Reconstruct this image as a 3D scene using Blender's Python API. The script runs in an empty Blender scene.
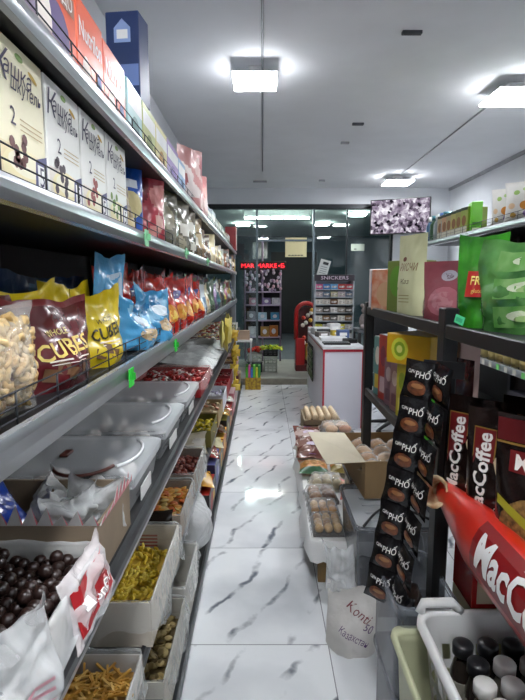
import bpy, bmesh, math, random
from mathutils import Vector, Matrix, noise
R = random.Random(11)
PI = math.pi
SC = bpy.context.scene
COL = SC.collection
# ------------------------------------------------------------------ camera
F_PX = 500.0
PITCH = math.atan(67.0 / F_PX)
CH = 1.5
cam_d = bpy.data.cameras.new('camera')
cam = bpy.data.objects.new('camera', cam_d)
COL.objects.link(cam)
cam.location = (0, 0, CH)
cam.rotation_euler = (PI / 2 - PITCH, 0, 0)
cam_d.sensor_fit = 'VERTICAL'
cam_d.sensor_height = 36
cam_d.lens = 36 * F_PX / 700
cam_d.clip_start = 0.02
SC.camera = cam
CT, ST = math.cos(PITCH), math.sin(PITCH)


def yx(px, x, z):
    """distance down the aisle at which the plane x = const, at height z, shows in column px"""
    return (x * F_PX / (px - 262.5) - (CH - z) * ST) / CT


def yz(py, z):
    """distance down the aisle at which the level z shows in row py"""
    return (CH - z) / math.tan(math.atan((py - 350) / F_PX) + PITCH)


def xat(px, y, z):
    return (px - 262.5) / F_PX * (y * CT + (CH - z) * ST)


# ------------------------------------------------------------------ materials
def lin(c):
    return c / 12.92 if c <= 0.04045 else ((c + 0.055) / 1.055) ** 2.4


def rgb(h):
    h = h.lstrip('#')
    return tuple(lin(int(h[i:i + 2], 16) / 255) for i in (0, 2, 4))


MATS = {}


def node(nt, kind, **kw):
    n = nt.nodes.new(kind)
    for k, v in kw.items():
        setattr(n, k, v)
    return n


def base_mat(name):
    m = bpy.data.materials.new(name)
    m.use_nodes = True
    nt = m.node_tree
    return m, nt, nt.nodes['Principled BSDF'], nt.nodes['Material Output']


def C(h, rough=0.5, metal=0.0, var=0.12, scale=9.0, bump=0.0, h2=None, sharp=False, coat=0.0):
    """a procedural paint / card / film: noise between the colour and a close neighbour (or a second colour)"""
    key = 'm_%s_%s_%s_%s_%s_%s_%s_%s_%s' % (h, rough, metal, var, scale, bump, h2, sharp, coat)
    if key in MATS:
        return key
    m, nt, b, out = base_mat(key)
    c = rgb(h)
    d = rgb(h2) if h2 else tuple(x * (1 - var) for x in c)
    tc = node(nt, 'ShaderNodeTexCoord')
    no = node(nt, 'ShaderNodeTexNoise')
    no.inputs['Scale'].default_value = scale
    no.inputs['Detail'].default_value = 3
    nt.links.new(tc.outputs['Object'], no.inputs['Vector'])
    cr = node(nt, 'ShaderNodeValToRGB')
    lo, hi = (0.49, 0.53) if sharp else (0.35, 0.65)
    cr.color_ramp.elements[0].position = lo
    cr.color_ramp.elements[1].position = hi
    cr.color_ramp.elements[0].color = (*d, 1)
    cr.color_ramp.elements[1].color = (*c, 1)
    nt.links.new(no.outputs['Fac'], cr.inputs['Fac'])
    nt.links.new(cr.outputs['Color'], b.inputs['Base Color'])
    b.inputs['Roughness'].default_value = rough
    b.inputs['Metallic'].default_value = metal
    if coat:
        b.inputs['Coat Weight'].default_value = coat
        b.inputs['Coat Roughness'].default_value = 0.12
    if bump:
        n2 = node(nt, 'ShaderNodeTexNoise')
        n2.inputs['Scale'].default_value = 38
        n2.inputs['Detail'].default_value = 2
        nt.links.new(tc.outputs['Object'], n2.inputs['Vector'])
        bp = node(nt, 'ShaderNodeBump')
        bp.inputs['Strength'].default_value = bump
        bp.inputs['Distance'].default_value = 0.01
        nt.links.new(n2.outputs['Fac'], bp.inputs['Height'])
        nt.links.new(bp.outputs['Normal'], b.inputs['Normal'])
    MATS[key] = m
    return key


def film(h, **kw):
    kw.setdefault('rough', 0.3)
    kw.setdefault('bump', 0.25)
    kw.setdefault('coat', 0.3)
    return C(h, **kw)


def clear(h='#e8ecee', amount=0.25, rough=0.12, bump=0.3, key=None, scale=30):
    """thin clear plastic: mostly see-through, whiter and shinier at grazing angles"""
    key = 'clear_%s_%s_%s_%s_%s' % (h, amount, rough, bump, scale)
    if key in MATS:
        return key
    m, nt, b, out = base_mat(key)
    b.inputs['Base Color'].default_value = (*rgb(h), 1)
    b.inputs['Roughness'].default_value = rough
    tr = node(nt, 'ShaderNodeBsdfTransparent')
    tc = node(nt, 'ShaderNodeTexCoord')
    no = node(nt, 'ShaderNodeTexNoise')
    no.inputs['Scale'].default_value = scale
    no.inputs['Detail'].default_value = 2
    nt.links.new(tc.outputs['Object'], no.inputs['Vector'])
    if bump:
        bp = node(nt, 'ShaderNodeBump')
        bp.inputs['Strength'].default_value = bump
        bp.inputs['Distance'].default_value = 0.02
        nt.links.new(no.outputs['Fac'], bp.inputs['Height'])
        nt.links.new(bp.outputs['Normal'], b.inputs['Normal'])
    lw = node(nt, 'ShaderNodeLayerWeight')
    lw.inputs['Blend'].default_value = 0.35
    ma = node(nt, 'ShaderNodeMath', operation='MULTIPLY_ADD')
    ma.inputs[1].default_value = 0.4
    ma.inputs[2].default_value = amount
    ma.use_clamp = True
    nt.links.new(lw.outputs['Facing'], ma.inputs[0])
    mx = node(nt, 'ShaderNodeMixShader')
    nt.links.new(ma.outputs[0], mx.inputs[0])
    nt.links.new(tr.outputs[0], mx.inputs[1])
    nt.links.new(b.outputs[0], mx.inputs[2])
    nt.links.new(mx.outputs[0], out.inputs['Surface'])
    MATS[key] = m
    return key


def glow(h, strength):
    key = 'glow_%s_%s' % (h, strength)
    if key in MATS:
        return key
    m, nt, b, out = base_mat(key)
    e = node(nt, 'ShaderNodeEmission')
    e.inputs['Color'].default_value = (*rgb(h), 1)
    e.inputs['Strength'].default_value = strength
    nt.links.new(e.outputs[0], out.inputs['Surface'])
    MATS[key] = m
    return key


def pane_glass():
    key = 'pane_glass'
    if key in MATS:
        return key
    m, nt, b, out = base_mat(key)
    gl = node(nt, 'ShaderNodeBsdfGlossy')
    gl.inputs['Roughness'].default_value = 0.02
    tr = node(nt, 'ShaderNodeBsdfTransparent')
    tr.inputs['Color'].default_value = (0.86, 0.93, 0.93, 1)
    fr = node(nt, 'ShaderNodeFresnel')
    fr.inputs['IOR'].default_value = 1.6
    mx = node(nt, 'ShaderNodeMixShader')
    nt.links.new(fr.outputs[0], mx.inputs[0])
    nt.links.new(tr.outputs[0], mx.inputs[1])
    nt.links.new(gl.outputs[0], mx.inputs[2])
    nt.links.new(mx.outputs[0], out.inputs['Surface'])
    MATS[key] = m
    return key


def marble():
    key = 'marble_tiles'
    m, nt, b, out = base_mat(key)
    L = nt.links
    tc = node(nt, 'ShaderNodeTexCoord')
    sp = node(nt, 'ShaderNodeSeparateXYZ')
    L.new(tc.outputs['Object'], sp.inputs[0])

    def math_(op, a, bb=None, clamp=False):
        n = node(nt, 'ShaderNodeMath', operation=op)
        n.use_clamp = clamp
        for i, v in enumerate((a, bb)):
            if v is None:
                continue
            if isinstance(v, (int, float)):
                n.inputs[i].default_value = v
            else:
                L.new(v, n.inputs[i])
        return n.outputs[0]

    def line(axis, off):
        a = math_('ADD', sp.outputs[axis], off)
        a = math_('DIVIDE', a, 0.77)
        fl = math_('FLOOR', a)
        fr = math_('FRACT', a)
        d = math_('ABSOLUTE', math_('SUBTRACT', fr, 0.5))
        return fl, math_('GREATER_THAN', d, 0.4972)
    fx, gx = line('X', 20 * 0.77 - 0.275)
    fy, gy = line('Y', 20 * 0.77 - 1.91)
    # each tile takes its own piece of the vein pattern
    cb = node(nt, 'ShaderNodeCombineXYZ')
    L.new(math_('MULTIPLY', fx, 3.7), cb.inputs[0])
    L.new(math_('MULTIPLY', fy, 5.3), cb.inputs[1])
    ad = node(nt, 'ShaderNodeVectorMath', operation='ADD')
    L.new(tc.outputs['Object'], ad.inputs[0])
    L.new(cb.outputs[0], ad.inputs[1])
    mp = node(nt, 'ShaderNodeMapping')
    mp.inputs['Rotation'].default_value = (0, 0, math.radians(30))
    L.new(ad.outputs[0], mp.inputs[0])
    warp = node(nt, 'ShaderNodeTexNoise')
    warp.inputs['Scale'].default_value = 2.2
    warp.inputs['Detail'].default_value = 5
    L.new(mp.outputs[0], warp.inputs['Vector'])
    wv = node(nt, 'ShaderNodeVectorMath', operation='MULTIPLY_ADD')
    wv.inputs[1].default_value = (0.22, 0.22, 0)
    L.new(warp.outputs['Color'], wv.inputs[0])
    L.new(mp.outputs[0], wv.inputs[2])
    wave = node(nt, 'ShaderNodeTexWave')
    wave.bands_direction = 'X'
    wave.inputs['Scale'].default_value = 1.5
    wave.inputs['Distortion'].default_value = 3.0
    wave.inputs['Detail'].default_value = 3
    wave.inputs['Detail Scale'].default_value = 1.6
    L.new(wv.outputs[0], wave.inputs['Vector'])
    vein = node(nt, 'ShaderNodeValToRGB')
    e = vein.color_ramp.elements
    e[0].position = 0.0
    e[0].color = (1, 1, 1, 1)
    e[1].position = 0.06
    e[1].color = (0, 0, 0, 1)
    L.new(wave.outputs['Fac'], vein.inputs['Fac'])
    msk = node(nt, 'ShaderNodeTexNoise')
    msk.inputs['Scale'].default_value = 5.5
    msk.inputs['Detail'].default_value = 4
    L.new(mp.outputs[0], msk.inputs['Vector'])
    mr = node(nt, 'ShaderNodeValToRGB')
    mr.color_ramp.elements[0].position = 0.44
    mr.color_ramp.elements[1].position = 0.6
    L.new(msk.outputs['Fac'], mr.inputs['Fac'])
    v = math_('MULTIPLY', vein.outputs['Color'], mr.outputs['Color'])
    cloud = node(nt, 'ShaderNodeTexNoise')
    cloud.inputs['Scale'].default_value = 1.6
    cloud.inputs['Detail'].default_value = 4
    L.new(wv.outputs[0], cloud.inputs['Vector'])
    cr = node(nt, 'ShaderNodeValToRGB')
    cr.color_ramp.elements[0].position = 0.3
    cr.color_ramp.elements[0].color = (*rgb('#c9ccd0'), 1)
    cr.color_ramp.elements[1].position = 0.55
    cr.color_ramp.elements[1].color = (*rgb('#eceef0'), 1)
    L.new(cloud.outputs['Fac'], cr.inputs['Fac'])
    m1 = node(nt, 'ShaderNodeMix', data_type='RGBA')
    L.new(v, m1.inputs['Factor'])
    L.new(cr.outputs['Color'], m1.inputs['A'])
    m1.inputs['B'].default_value = (*rgb('#6a6f79'), 1)
    g = math_('MAXIMUM', gx, gy)
    m2 = node(nt, 'ShaderNodeMix', data_type='RGBA')
    L.new(math_('MULTIPLY', g, 0.75), m2.inputs['Factor'])
    L.new(m1.outputs['Result'], m2.inputs['A'])
    m2.inputs['B'].default_value = (*rgb('#5d6066'), 1)
    L.new(m2.outputs['Result'], b.inputs['Base Color'])
    b.inputs['Roughness'].default_value = 0.07
    MATS[key] = m
    return key


def screen_mat():
    key = 'camera_screen'
    m, nt, b, out = base_mat(key)
    L = nt.links
    tc = node(nt, 'ShaderNodeTexCoord')
    vo = node(nt, 'ShaderNodeTexVoronoi')
    vo.inputs['Scale'].default_value = 22
    L.new(tc.outputs['Object'], vo.inputs['Vector'])
    no = node(nt, 'ShaderNodeTexNoise')
    no.inputs['Scale'].default_value = 9
    no.inputs['Detail'].default_value = 6
    L.new(tc.outputs['Object'], no.inputs['Vector'])
    cr = node(nt, 'ShaderNodeValToRGB')
    el = cr.color_ramp.elements
    el[0].position = 0.36
    el[0].color = (*rgb('#17151d'), 1)
    el[1].position = 0.68
    el[1].color = (*rgb('#f2eef6'), 1)
    n = el.new(0.5)
    n.color = (*rgb('#8d7f93'), 1)
    mx = node(nt, 'ShaderNodeMix', data_type='RGBA')
    mx.inputs['Factor'].default_value = 0.35
    L.new(no.outputs['Fac'], mx.inputs['A'])
    L.new(vo.outputs['Color'], mx.inputs['B'])
    L.new(mx.outputs['Result'], cr.inputs['Fac'])
    e = node(nt, 'ShaderNodeEmission')
    e.inputs['Strength'].default_value = 0.55
    L.new(cr.outputs['Color'], e.inputs['Color'])
    L.new(e.outputs[0], out.inputs['Surface'])
    MATS[key] = m
    return key


# ------------------------------------------------------------------ mesh building
TEXTS = {}


def text_geo(s, size, bold=0.0):
    k = (s, bold)
    if k not in TEXTS:
        cu = bpy.data.curves.new('txt', 'FONT')
        cu.body = s
        cu.size = 1.0
        cu.offset = bold
        cu.resolution_u = 2
        cu.align_x = 'CENTER'
        o = bpy.data.objects.new('txt', cu)
        COL.objects.link(o)
        bpy.context.view_layer.update()
        me = bpy.data.meshes.new_from_object(o.evaluated_get(bpy.context.evaluated_depsgraph_get()))
        vs = [tuple(v.co[:2]) for v in me.vertices]
        fs = [tuple(p.vertices) for p in me.polygons]
        if vs:
            cy = (min(v[1] for v in vs) + max(v[1] for v in vs)) / 2
            vs = [(v[0], v[1] - cy) for v in vs]
        TEXTS[k] = (vs, fs)
        bpy.data.objects.remove(o)
        bpy.data.curves.remove(cu)
        bpy.data.meshes.remove(me)
    vs, fs = TEXTS[k]
    return [(a * size, b * size) for a, b in vs], fs


class MB:
    def __init__(s):
        s.v, s.f, s.m, s.s = [], [], [], []
        s.M = Matrix.Identity(4)

    def add(s, vs, fs, m, smooth=False, M=None):
        T = s.M @ M if M is not None else s.M
        b = len(s.v)
        s.v += [tuple(T @ Vector(v)) for v in vs]
        for i, f in enumerate(fs):
            s.f.append(tuple(b + j for j in f))
            s.m.append(m[i] if isinstance(m, list) else m)
            s.s.append(smooth)

    def box(s, x0, x1, y0, y1, z0, z1, m, bev=0.0, M=None):
        if not bev:
            vs = [(x, y, z) for z in (z0, z1) for y in (y0, y1) for x in (x0, x1)]
            fs = [(0, 2, 3, 1), (4, 5, 7, 6), (0, 1, 5, 4), (2, 6, 7, 3), (0, 4, 6, 2), (1, 3, 7, 5)]
            s.add(vs, fs, m, M=M)
            return
        vs, idx = [], {}
        X, Y, Z = (x0, x1), (y0, y1), (z0, z1)
        for i in (0, 1):
            for j in (0, 1):
                for k in (0, 1):
                    sx, sy, sz = (bev if i == 0 else -bev), (bev if j == 0 else -bev), (bev if k == 0 else -bev)
                    for a, p in enumerate(((X[i], Y[j] + sy, Z[k] + sz), (X[i] + sx, Y[j], Z[k] + sz), (X[i] + sx, Y[j] + sy, Z[k]))):
                        idx[(i, j, k, a)] = len(vs)
                        vs.append(p)
        g = lambda i, j, k, a: idx[(i, j, k, a)]
        fs = []
        for i in (0, 1):
            fs.append((g(i, 0, 0, 0), g(i, 1, 0, 0), g(i, 1, 1, 0), g(i, 0, 1, 0)))
            fs.append((g(0, i, 0, 1), g(1, i, 0, 1), g(1, i, 1, 1), g(0, i, 1, 1)))
            fs.append((g(0, 0, i, 2), g(1, 0, i, 2), g(1, 1, i, 2), g(0, 1, i, 2)))
        for i in (0, 1):
            for j in (0, 1):
                fs.append((g(i, j, 0, 0), g(i, j, 1, 0), g(i, j, 1, 1), g(i, j, 0, 1)))
                fs.append((g(i, 0, j, 0), g(i, 1, j, 0), g(i, 1, j, 2), g(i, 0, j, 2)))
                fs.append((g(0, i, j, 1), g(1, i, j, 1), g(1, i, j, 2), g(0, i, j, 2)))
        for i in (0, 1):
            for j in (0, 1):
                for k in (0, 1):
                    fs.append((g(i, j, k, 0), g(i, j, k, 1), g(i, j, k, 2)))
        s.add(vs, fs, m, M=M)

    def tube(s, pts, r, m, n=8, closed=False, cap=True):
        pts = [Vector(p) for p in pts]
        rs = r if isinstance(r, (list, tuple)) else [r] * len(pts)
        vs, fs = [], []
        up = None
        N = len(pts)
        for i, p in enumerate(pts):
            a = pts[(i - 1) % N] if (i or closed) else p
            b = pts[(i + 1) % N] if (i < N - 1 or closed) else p
            t = (b - a).normalized()
            if up is None:
                up = t.orthogonal().normalized()
            up = (up - t * up.dot(t))
            up = up.normalized() if up.length > 1e-6 else t.orthogonal().normalized()
            w = t.cross(up)
            for k in range(n):
                q = 2 * PI * k / n
                vs.append(p + (up * math.cos(q) + w * math.sin(q)) * rs[i])
        for i in range(N if closed else N - 1):
            for k in range(n):
                a, b = i * n + k, i * n + (k + 1) % n
                c, d = ((i + 1) % N) * n + (k + 1) % n, ((i + 1) % N) * n + k
                fs.append((a, b, c, d))
        if cap and not closed:
            fs.append(tuple(range(n))[::-1])
            fs.append(tuple((N - 1) * n + k for k in range(n)))
        s.add(vs, fs, m, True)

    def lathe(s, prof, m, n=14, M=None, cap=True):
        """prof: list of (radius, z); m may be one key or one key per band"""
        vs, fs, ms = [], [], []
        for r, z in prof:
            for k in range(n):
                q = 2 * PI * k / n
                vs.append((r * math.cos(q), r * math.sin(q), z))
        for i in range(len(prof) - 1):
            for k in range(n):
                fs.append((i * n + k, i * n + (k + 1) % n, (i + 1) * n + (k + 1) % n, (i + 1) * n + k))
                ms.append(m[i] if isinstance(m, (list, tuple)) else m)
        if cap:
            fs.append(tuple(range(n))[::-1])
            ms.append(m[0] if isinstance(m, (list, tuple)) else m)
            fs.append(tuple((len(prof) - 1) * n + k for k in range(n)))
            ms.append(m[-1] if isinstance(m, (list, tuple)) else m)
        s.add(vs, fs, ms, True, M)

    def grid(s, nu, nv, fn, m, smooth=True, flip=False):
        vs = [fn(i / nu, j / nv) for j in range(nv + 1) for i in range(nu + 1)]
        fs, ms = [], []
        for j in range(nv):
            for i in range(nu):
                a = j * (nu + 1) + i
                q = (a, a + 1, a + nu + 2, a + nu + 1)
                fs.append(q[::-1] if flip else q)
                ms.append(m((i + .5) / nu, (j + .5) / nv) if callable(m) else m)
        s.add(vs, fs, ms, smooth)

    def blob(s, c, rx, ry, rz, m, nu=10, nv=6, M=None):
        vs, fs = [], []
        for j in range(nv + 1):
            t = PI * j / nv
            for i in range(nu):
                q = 2 * PI * i / nu
                vs.append((c[0] + rx * math.sin(t) * math.cos(q), c[1] + ry * math.sin(t) * math.sin(q), c[2] - rz * math.cos(t)))
        for j in range(nv):
            for i in range(nu):
                fs.append((j * nu + i, j * nu + (i + 1) % nu, (j + 1) * nu + (i + 1) % nu, (j + 1) * nu + i))
        s.add(vs, fs, m, True, M)

    # flat print on a vertical face that looks towards -y (or on any surface through fn(u, v))
    def print_poly(s, pts, m, y=0.0, fn=None):
        if fn is None:
            fn = lambda u, v: (u, y, v)
        s.add([fn(u, v) for u, v in pts], [tuple(range(len(pts)))], m)

    def print_rect(s, u0, u1, v0, v1, m, y=0.0, fn=None, n=1):
        for i in range(n):
            a, b = u0 + (u1 - u0) * i / n, u0 + (u1 - u0) * (i + 1) / n
            s.print_poly([(a, v0), (b, v0), (b, v1), (a, v1)], m, y, fn)

    def print_disc(s, u, v, ru, rv, m, y=0.0, fn=None, n=14, rot=0):
        c, d = math.cos(rot), math.sin(rot)
        P = []
        for k in range(n):
            a, b = ru * math.cos(2 * PI * k / n), rv * math.sin(2 * PI * k / n)
            P.append((u + a * c - b * d, v + a * d + b * c))
        if fn is None:
            s.print_poly(P, m, y)
            return
        rings = [[(u + (p - u) * k, v + (q - v) * k) for p, q in P] for k in (.35, .7, 1.0)]
        vs = [fn(u, v)] + [fn(p, q) for r_ in rings for p, q in r_]
        fs = [(0, 1 + i, 1 + (i + 1) % n) for i in range(n)]
        for r_ in range(2):
            fs += [(1 + r_ * n + i, 1 + (r_ + 1) * n + i, 1 + (r_ + 1) * n + (i + 1) % n, 1 + r_ * n + (i + 1) % n) for i in range(n)]
        s.add(vs, fs, m)

    def print_text(s, txt, u, v, size, m, y=0.0, fn=None, rot=0, width=None, shear=0, bold=0.0, fine=0.0):
        vs, fs = text_geo(txt, size, bold)
        if not vs:
            return
        if fine:
            vs, todo, fs = list(vs), list(fs), []
            while todo:
                f = todo.pop()
                if len(f) > 3:
                    todo += [(f[0], f[i], f[i + 1]) for i in range(1, len(f) - 1)]
                    continue
                e = [math.dist(vs[f[i]], vs[f[(i + 1) % 3]]) for i in range(3)]
                k = e.index(max(e))
                if e[k] < fine:
                    fs.append(f)
                    continue
                a, b_, c_ = f[k], f[(k + 1) % 3], f[(k + 2) % 3]
                vs.append(((vs[a][0] + vs[b_][0]) / 2, (vs[a][1] + vs[b_][1]) / 2))
                todo += [(a, len(vs) - 1, c_), (len(vs) - 1, b_, c_)]
        if width:
            w = max(a for a, b in vs) - min(a for a, b in vs)
            k = width / w
            vs = [(a * k, b) for a, b in vs]
        if fn is None:
            fn = lambda p, q: (p, y, q)
        c, d = math.cos(rot), math.sin(rot)
        s.add([fn(u + (a + shear * b) * c - b * d, v + (a + shear * b) * d + b * c) for a, b in vs], fs, m)

    def pouch(s, w, h, d, m, seed=0, kind='stand', wr=0.006, nu=14, nv=16, back=None, seal=0.07, lean=0.0):
        """a flexible bag standing on z=0, its front towards -y; m is a key or m(u, v). Returns the front surface."""
        sd = seed * 7.31

        def half(u, v):
            x = (u - .5) * w
            if kind == 'stand':
                q = max(0.0, min(1.0, (v - .25) / (1 - seal - .25)))
                pr = (1 - q * q * (3 - 2 * q)) * 0.97 + 0.03
                pr *= 0.86 + 0.14 * min(1, v / .12)
            else:
                q = max(0.0, min(1.0, (v - seal * .7) / (1 - 1.7 * seal)))
                pr = max(0.03, math.sin(PI * q) ** .55) if 0 < q < 1 else 0.03
            e = max(0.0, math.sin(PI * u)) ** .6
            t = d / 2 * e * pr
            k = 1 - 0.10 * pr * (1 if kind == 'pillow' else .5)
            n1 = noise.noise(Vector((u * 3.1 + sd, v * 3.7, sd))) + .5 * noise.noise(Vector((u * 8 + sd, v * 7, 3 + sd)))
            return x * k, t, n1 * wr * (0.3 + e)

        def crump(u, v):
            k = min(1.0, max(0.0, wr - .005) / .010) * v * v
            a = noise.noise(Vector((u * 2.2 + sd, 5.5, sd))) + .5 * noise.noise(Vector((u * 6 + sd, 9.5, sd)))
            c = noise.noise(Vector((v * 1.8, sd, 2.5)))
            return .035 * k * c, k * (.022 * a - .014 + .022 * (2 * u - 1) ** 2)

        def front(u, v):
            x, t, n1 = half(u, v)
            dx, dz = crump(u, v)
            return (x + dx, -t - n1 + lean * v * h, v * h + dz)

        def rear(u, v):
            x, t, n1 = half(u, v)
            dx, dz = crump(u, v)
            return (x + dx, t - n1 * .6 + lean * v * h + .0012, v * h + dz)
        s.grid(nu, nv, front, m)
        s.grid(nu, nv, rear, back if back else m, flip=True)
        ring = [front(i / nu, 0) for i in range(nu + 1)] + [rear(i / nu, 0) for i in range(nu, -1, -1)]
        mm = back if back else (m(.5, 0) if callable(m) else m)
        s.add(ring, [tuple(range(len(ring)))[::-1]], mm)
        for u in (0, 1):
            L = [front(u, j / nv) for j in range(nv + 1)]
            Q = [rear(u, j / nv) for j in range(nv + 1)]
            s.add(L + Q, [(j, j + 1, nv + 2 + j, nv + 1 + j) for j in range(nv)], mm, True)
        off = 0.002

        def on(u, v):                      # u in metres from the middle, v in metres from the bottom
            uu, vv = min(1, max(0, u / w + .5)), min(1, max(0, v / h))
            p = front(uu, vv)
            return (p[0], p[1] - off, p[2])
        return on

    def build(s, name, parent=None, loc=None, rot=None):
        me = bpy.data.meshes.new(name)
        me.from_pydata(s.v, [], s.f)
        keys = []
        for k in s.m:
            if k not in keys:
                keys.append(k)
        for k in keys:
            me.materials.append(MATS[k])
        ix = {k: i for i, k in enumerate(keys)}
        me.polygons.foreach_set('material_index', [ix[k] for k in s.m])
        me.polygons.foreach_set('use_smooth', s.s)
        me.update()
        o = bpy.data.objects.new(name, me)
        COL.objects.link(o)
        if parent:
            o.parent = parent
        if loc:
            o.location = loc
        if rot is not None:
            o.rotation_euler = rot if isinstance(rot, (tuple, list)) else (0, 0, rot)
        return o


def tag(o, label, cat, group=None, kind=None):
    o['label'] = label
    o['category'] = cat
    if group:
        o['group'] = group
    if kind:
        o['kind'] = kind
    return o


def thing(name, label, cat, loc=(0, 0, 0), rot=0.0, group=None):
    o = bpy.data.objects.new(name, None)
    o.empty_display_size = 0.05
    COL.objects.link(o)
    o.location = loc
    o.rotation_euler = rot if isinstance(rot, (tuple, list)) else (0, 0, rot)
    return tag(o, label, cat, group)


def attach(o, t):
    bpy.context.view_layer.update()
    o.parent = t
    o.matrix_parent_inverse = t.matrix_world.inverted()
    return o


def struct(o):
    o['kind'] = 'structure'
    return o


def dup(root, loc, rot, label=None, scale=None):
    r = root.copy()
    COL.objects.link(r)
    r.location = loc
    r.rotation_euler = rot if isinstance(rot, (tuple, list)) else (0, 0, rot)
    if scale:
        r.scale = scale
    if label:
        r['label'] = label
    for ch in list(root.children):
        c = ch.copy()
        COL.objects.link(c)
        c.parent = r
        for g in list(ch.children):
            d = g.copy()
            COL.objects.link(d)
            d.parent = c
    return r


ORD = ['first', 'second', 'third', 'fourth', 'fifth', 'sixth', 'seventh', 'eighth', 'ninth', 'tenth', 'eleventh', 'twelfth',
       'thirteenth', 'fourteenth', 'fifteenth', 'sixteenth', 'seventeenth', 'eighteenth', 'nineteenth', 'twentieth']
FACE_R = PI / 2       # a front that looks towards +x (left-hand shelves)
FACE_L = -PI / 2      # a front that looks towards -x (right-hand shelves)
BLACK = C('#141416', .45)
STEEL = C('#b9bdc2', .28, .85, .06)
DARKSTEEL = C('#2a2c31', .4, .3)
CARD = C('#a5927a', .85, 0, .14, 14)
CARD_IN = C('#b9a78d', .85, 0, .14, 14)
GREYCARD = C('#b5afa6', .85, 0, .12, 14)
WHITE = C('#eeeeec', .5)
PAPER = C('#e8e6de', .7)
INK = C('#2b2b30', .6)
CLEAR = clear()
LINER = clear('#dfe3e4', .12, .2, .6, scale=18)
# ------------------------------------------------------------------ room shell
CEIL = 3.0
LW, RW, BW, GY = -0.9, 3.0, -1.8, 8.25
GX1 = 2.1                               # the glass front ends here, solid wall to the right of it
wallm = C('#d3d6da', .85, 0, .05, 3)
ceilm = C('#dadce0', .9, 0, .06, 2.5)
def slab(name, *a, m=None):
    b = MB()
    b.box(*a, m)
    return struct(b.build(name))
slab('floor', LW - .1, RW + .1, BW - .1, GY + .1, -.1, 0, m=marble())
slab('ceiling', LW - .1, RW + .1, BW - .1, GY + .1, CEIL, CEIL + .12, m=ceilm)
slab('wall_left', LW - .1, LW, BW, GY, 0, CEIL, m=wallm)
slab('wall_right', RW, RW + .1, BW, GY, 0, CEIL, m=wallm)
slab('wall_back', LW, RW, BW - .1, BW, 0, CEIL, m=wallm)
slab('wall_front', GX1, RW, GY, GY + .12, 0, 2.74, m=wallm)
slab('wall_front_upper', LW, RW, GY, GY + .12, 2.74, CEIL, m=wallm)
slab('baseboard_right', RW - .015, RW, BW, GY, 0, .09, m=C('#8b8e92', .6))
b = MB()
b.box(RW - .03, RW, BW, GY, CEIL - .04, CEIL, C('#9a9ca0', .6))
struct(b.build('trim_1'))
# step up to the entrance
b = MB()
b.box(LW, .80, 7.32, GY + .9, 0, .10, C('#a9a89f', .55, 0, .15, 6), .006)
b.box(LW, .80, 7.313, 7.32, 0.0, .085, C('#8c867a', .7, 0, .2, 10))
struct(b.build('floor_entrance_step'))
# glass front: panes with thin mullions, open doorway between x = -.08 and .66
pg = pane_glass()
fr = C('#202428', .4, .4)
mul = C('#6d7a80', .35, .6)
k = 0
for (x0, x1, z0) in ((LW, -.10, .1), (.84, 1.36, 0.0), (1.38, GX1, 0.0), (-.08, .82, 2.2)):
    k += 1
    b = MB()
    b.box(x0, x1, GY + .04, GY + .052, z0, 2.70, pg)
    w = struct(b.build('window_%d' % k))
b = MB()
b.box(LW, GX1, GY - .02, GY + .1, 2.68, 2.75, fr)
for x in (-.09, .83):
    b.box(x - .018, x + .018, GY + .01, GY + .08, 0.0, 2.69, mul)
b.box(1.36, 1.38, GY + .02, GY + .07, 0.0, 2.69, fr)
b.box(GX1 - .03, GX1 + .01, GY, GY + .09, 0.0, 2.69, fr)
b.box(-.09, .83, GY + .02, GY + .075, 2.17, 2.2, mul)
struct(b.build('trim_2'))
# outside: paved ground, the arcade roof with its strip lights, the building opposite
slab('ground_street', -6, 8, GY + .12, 22, -.14, -.02, m=C('#5a6066', .8, 0, .2, 1.5))
b = MB()
b.box(-5.0, 6.5, GY + .13, 14.95, 2.86, 2.95, C('#e3ebe8', .7, 0, .06, 2))
struct(b.build('ceiling_arcade'))
b = MB()
teal = C('#4d6067', .7, 0, .15, 1.5)
b.box(-6, 8, 15.0, 15.3, -.02, 6.0, teal)
struct(b.build('wall_opposite'))
for i, (x0, x1, z0, z1) in enumerate(((-.35, .2, 2.15, 2.75), (-1.7, -1.1, 2.15, 2.75))):
    b = MB()
    b.box(x0, x1, 14.95, 15.0, z0, z1, C('#4a5b62', .5), .01)
    b.box(x0 + .06, x1 - .06, 14.94, 14.955, z0 + .06, z1 - .06, C('#10161a', .15))
    struct(b.build('window_opposite_%d' % (i + 1)))
b = MB()
b.box(.25, 1.6, 14.93, 15.0, 0, 2.4, C('#0b0e10', .5))
b.box(.2, .25, 14.9, 15.0, 0, 2.45, teal)
b.box(1.6, 1.65, 14.9, 15.0, 0, 2.45, teal)
struct(b.build('door_opposite'))
t = thing('strip_light', 'long white strip light under the arcade roof outside the glass front', 'ceiling light', (.27, 9.5, 2.74))
b = MB()
b.box(-.62, .62, -.012, .012, -.03, .12, WHITE)
b.build('housing', t)
for i in range(5):
    b = MB()
    b.tube([(-.6 + .245 * i, 0, -.045), (-.6 + .245 * i + .215, 0, -.045)], .02, glow('#f4fff8', 60), 8)
    b.build('tube', t)
for i, (x, y) in enumerate(((1.85, 10.0), (-.45, 11.7), (1.35, 11.6))):
    t = thing('arcade_lamp', ['square white arcade lamp nearest the shop window, outside to the right', 'small arcade lamp outside above the red lit sign',
              'small arcade lamp outside to the right, farthest from the glass'][i], 'ceiling light', (x, y, 2.86))
    b = MB()
    b.box(-.15, .15, -.15, .15, -.03, 0, WHITE, .004)
    b.build('housing', t)
    b = MB()
    b.box(-.15, .15, -.15, .15, -.06, -.03, glow('#f4fff8', 22))
    b.build('diffuser', t)

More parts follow.
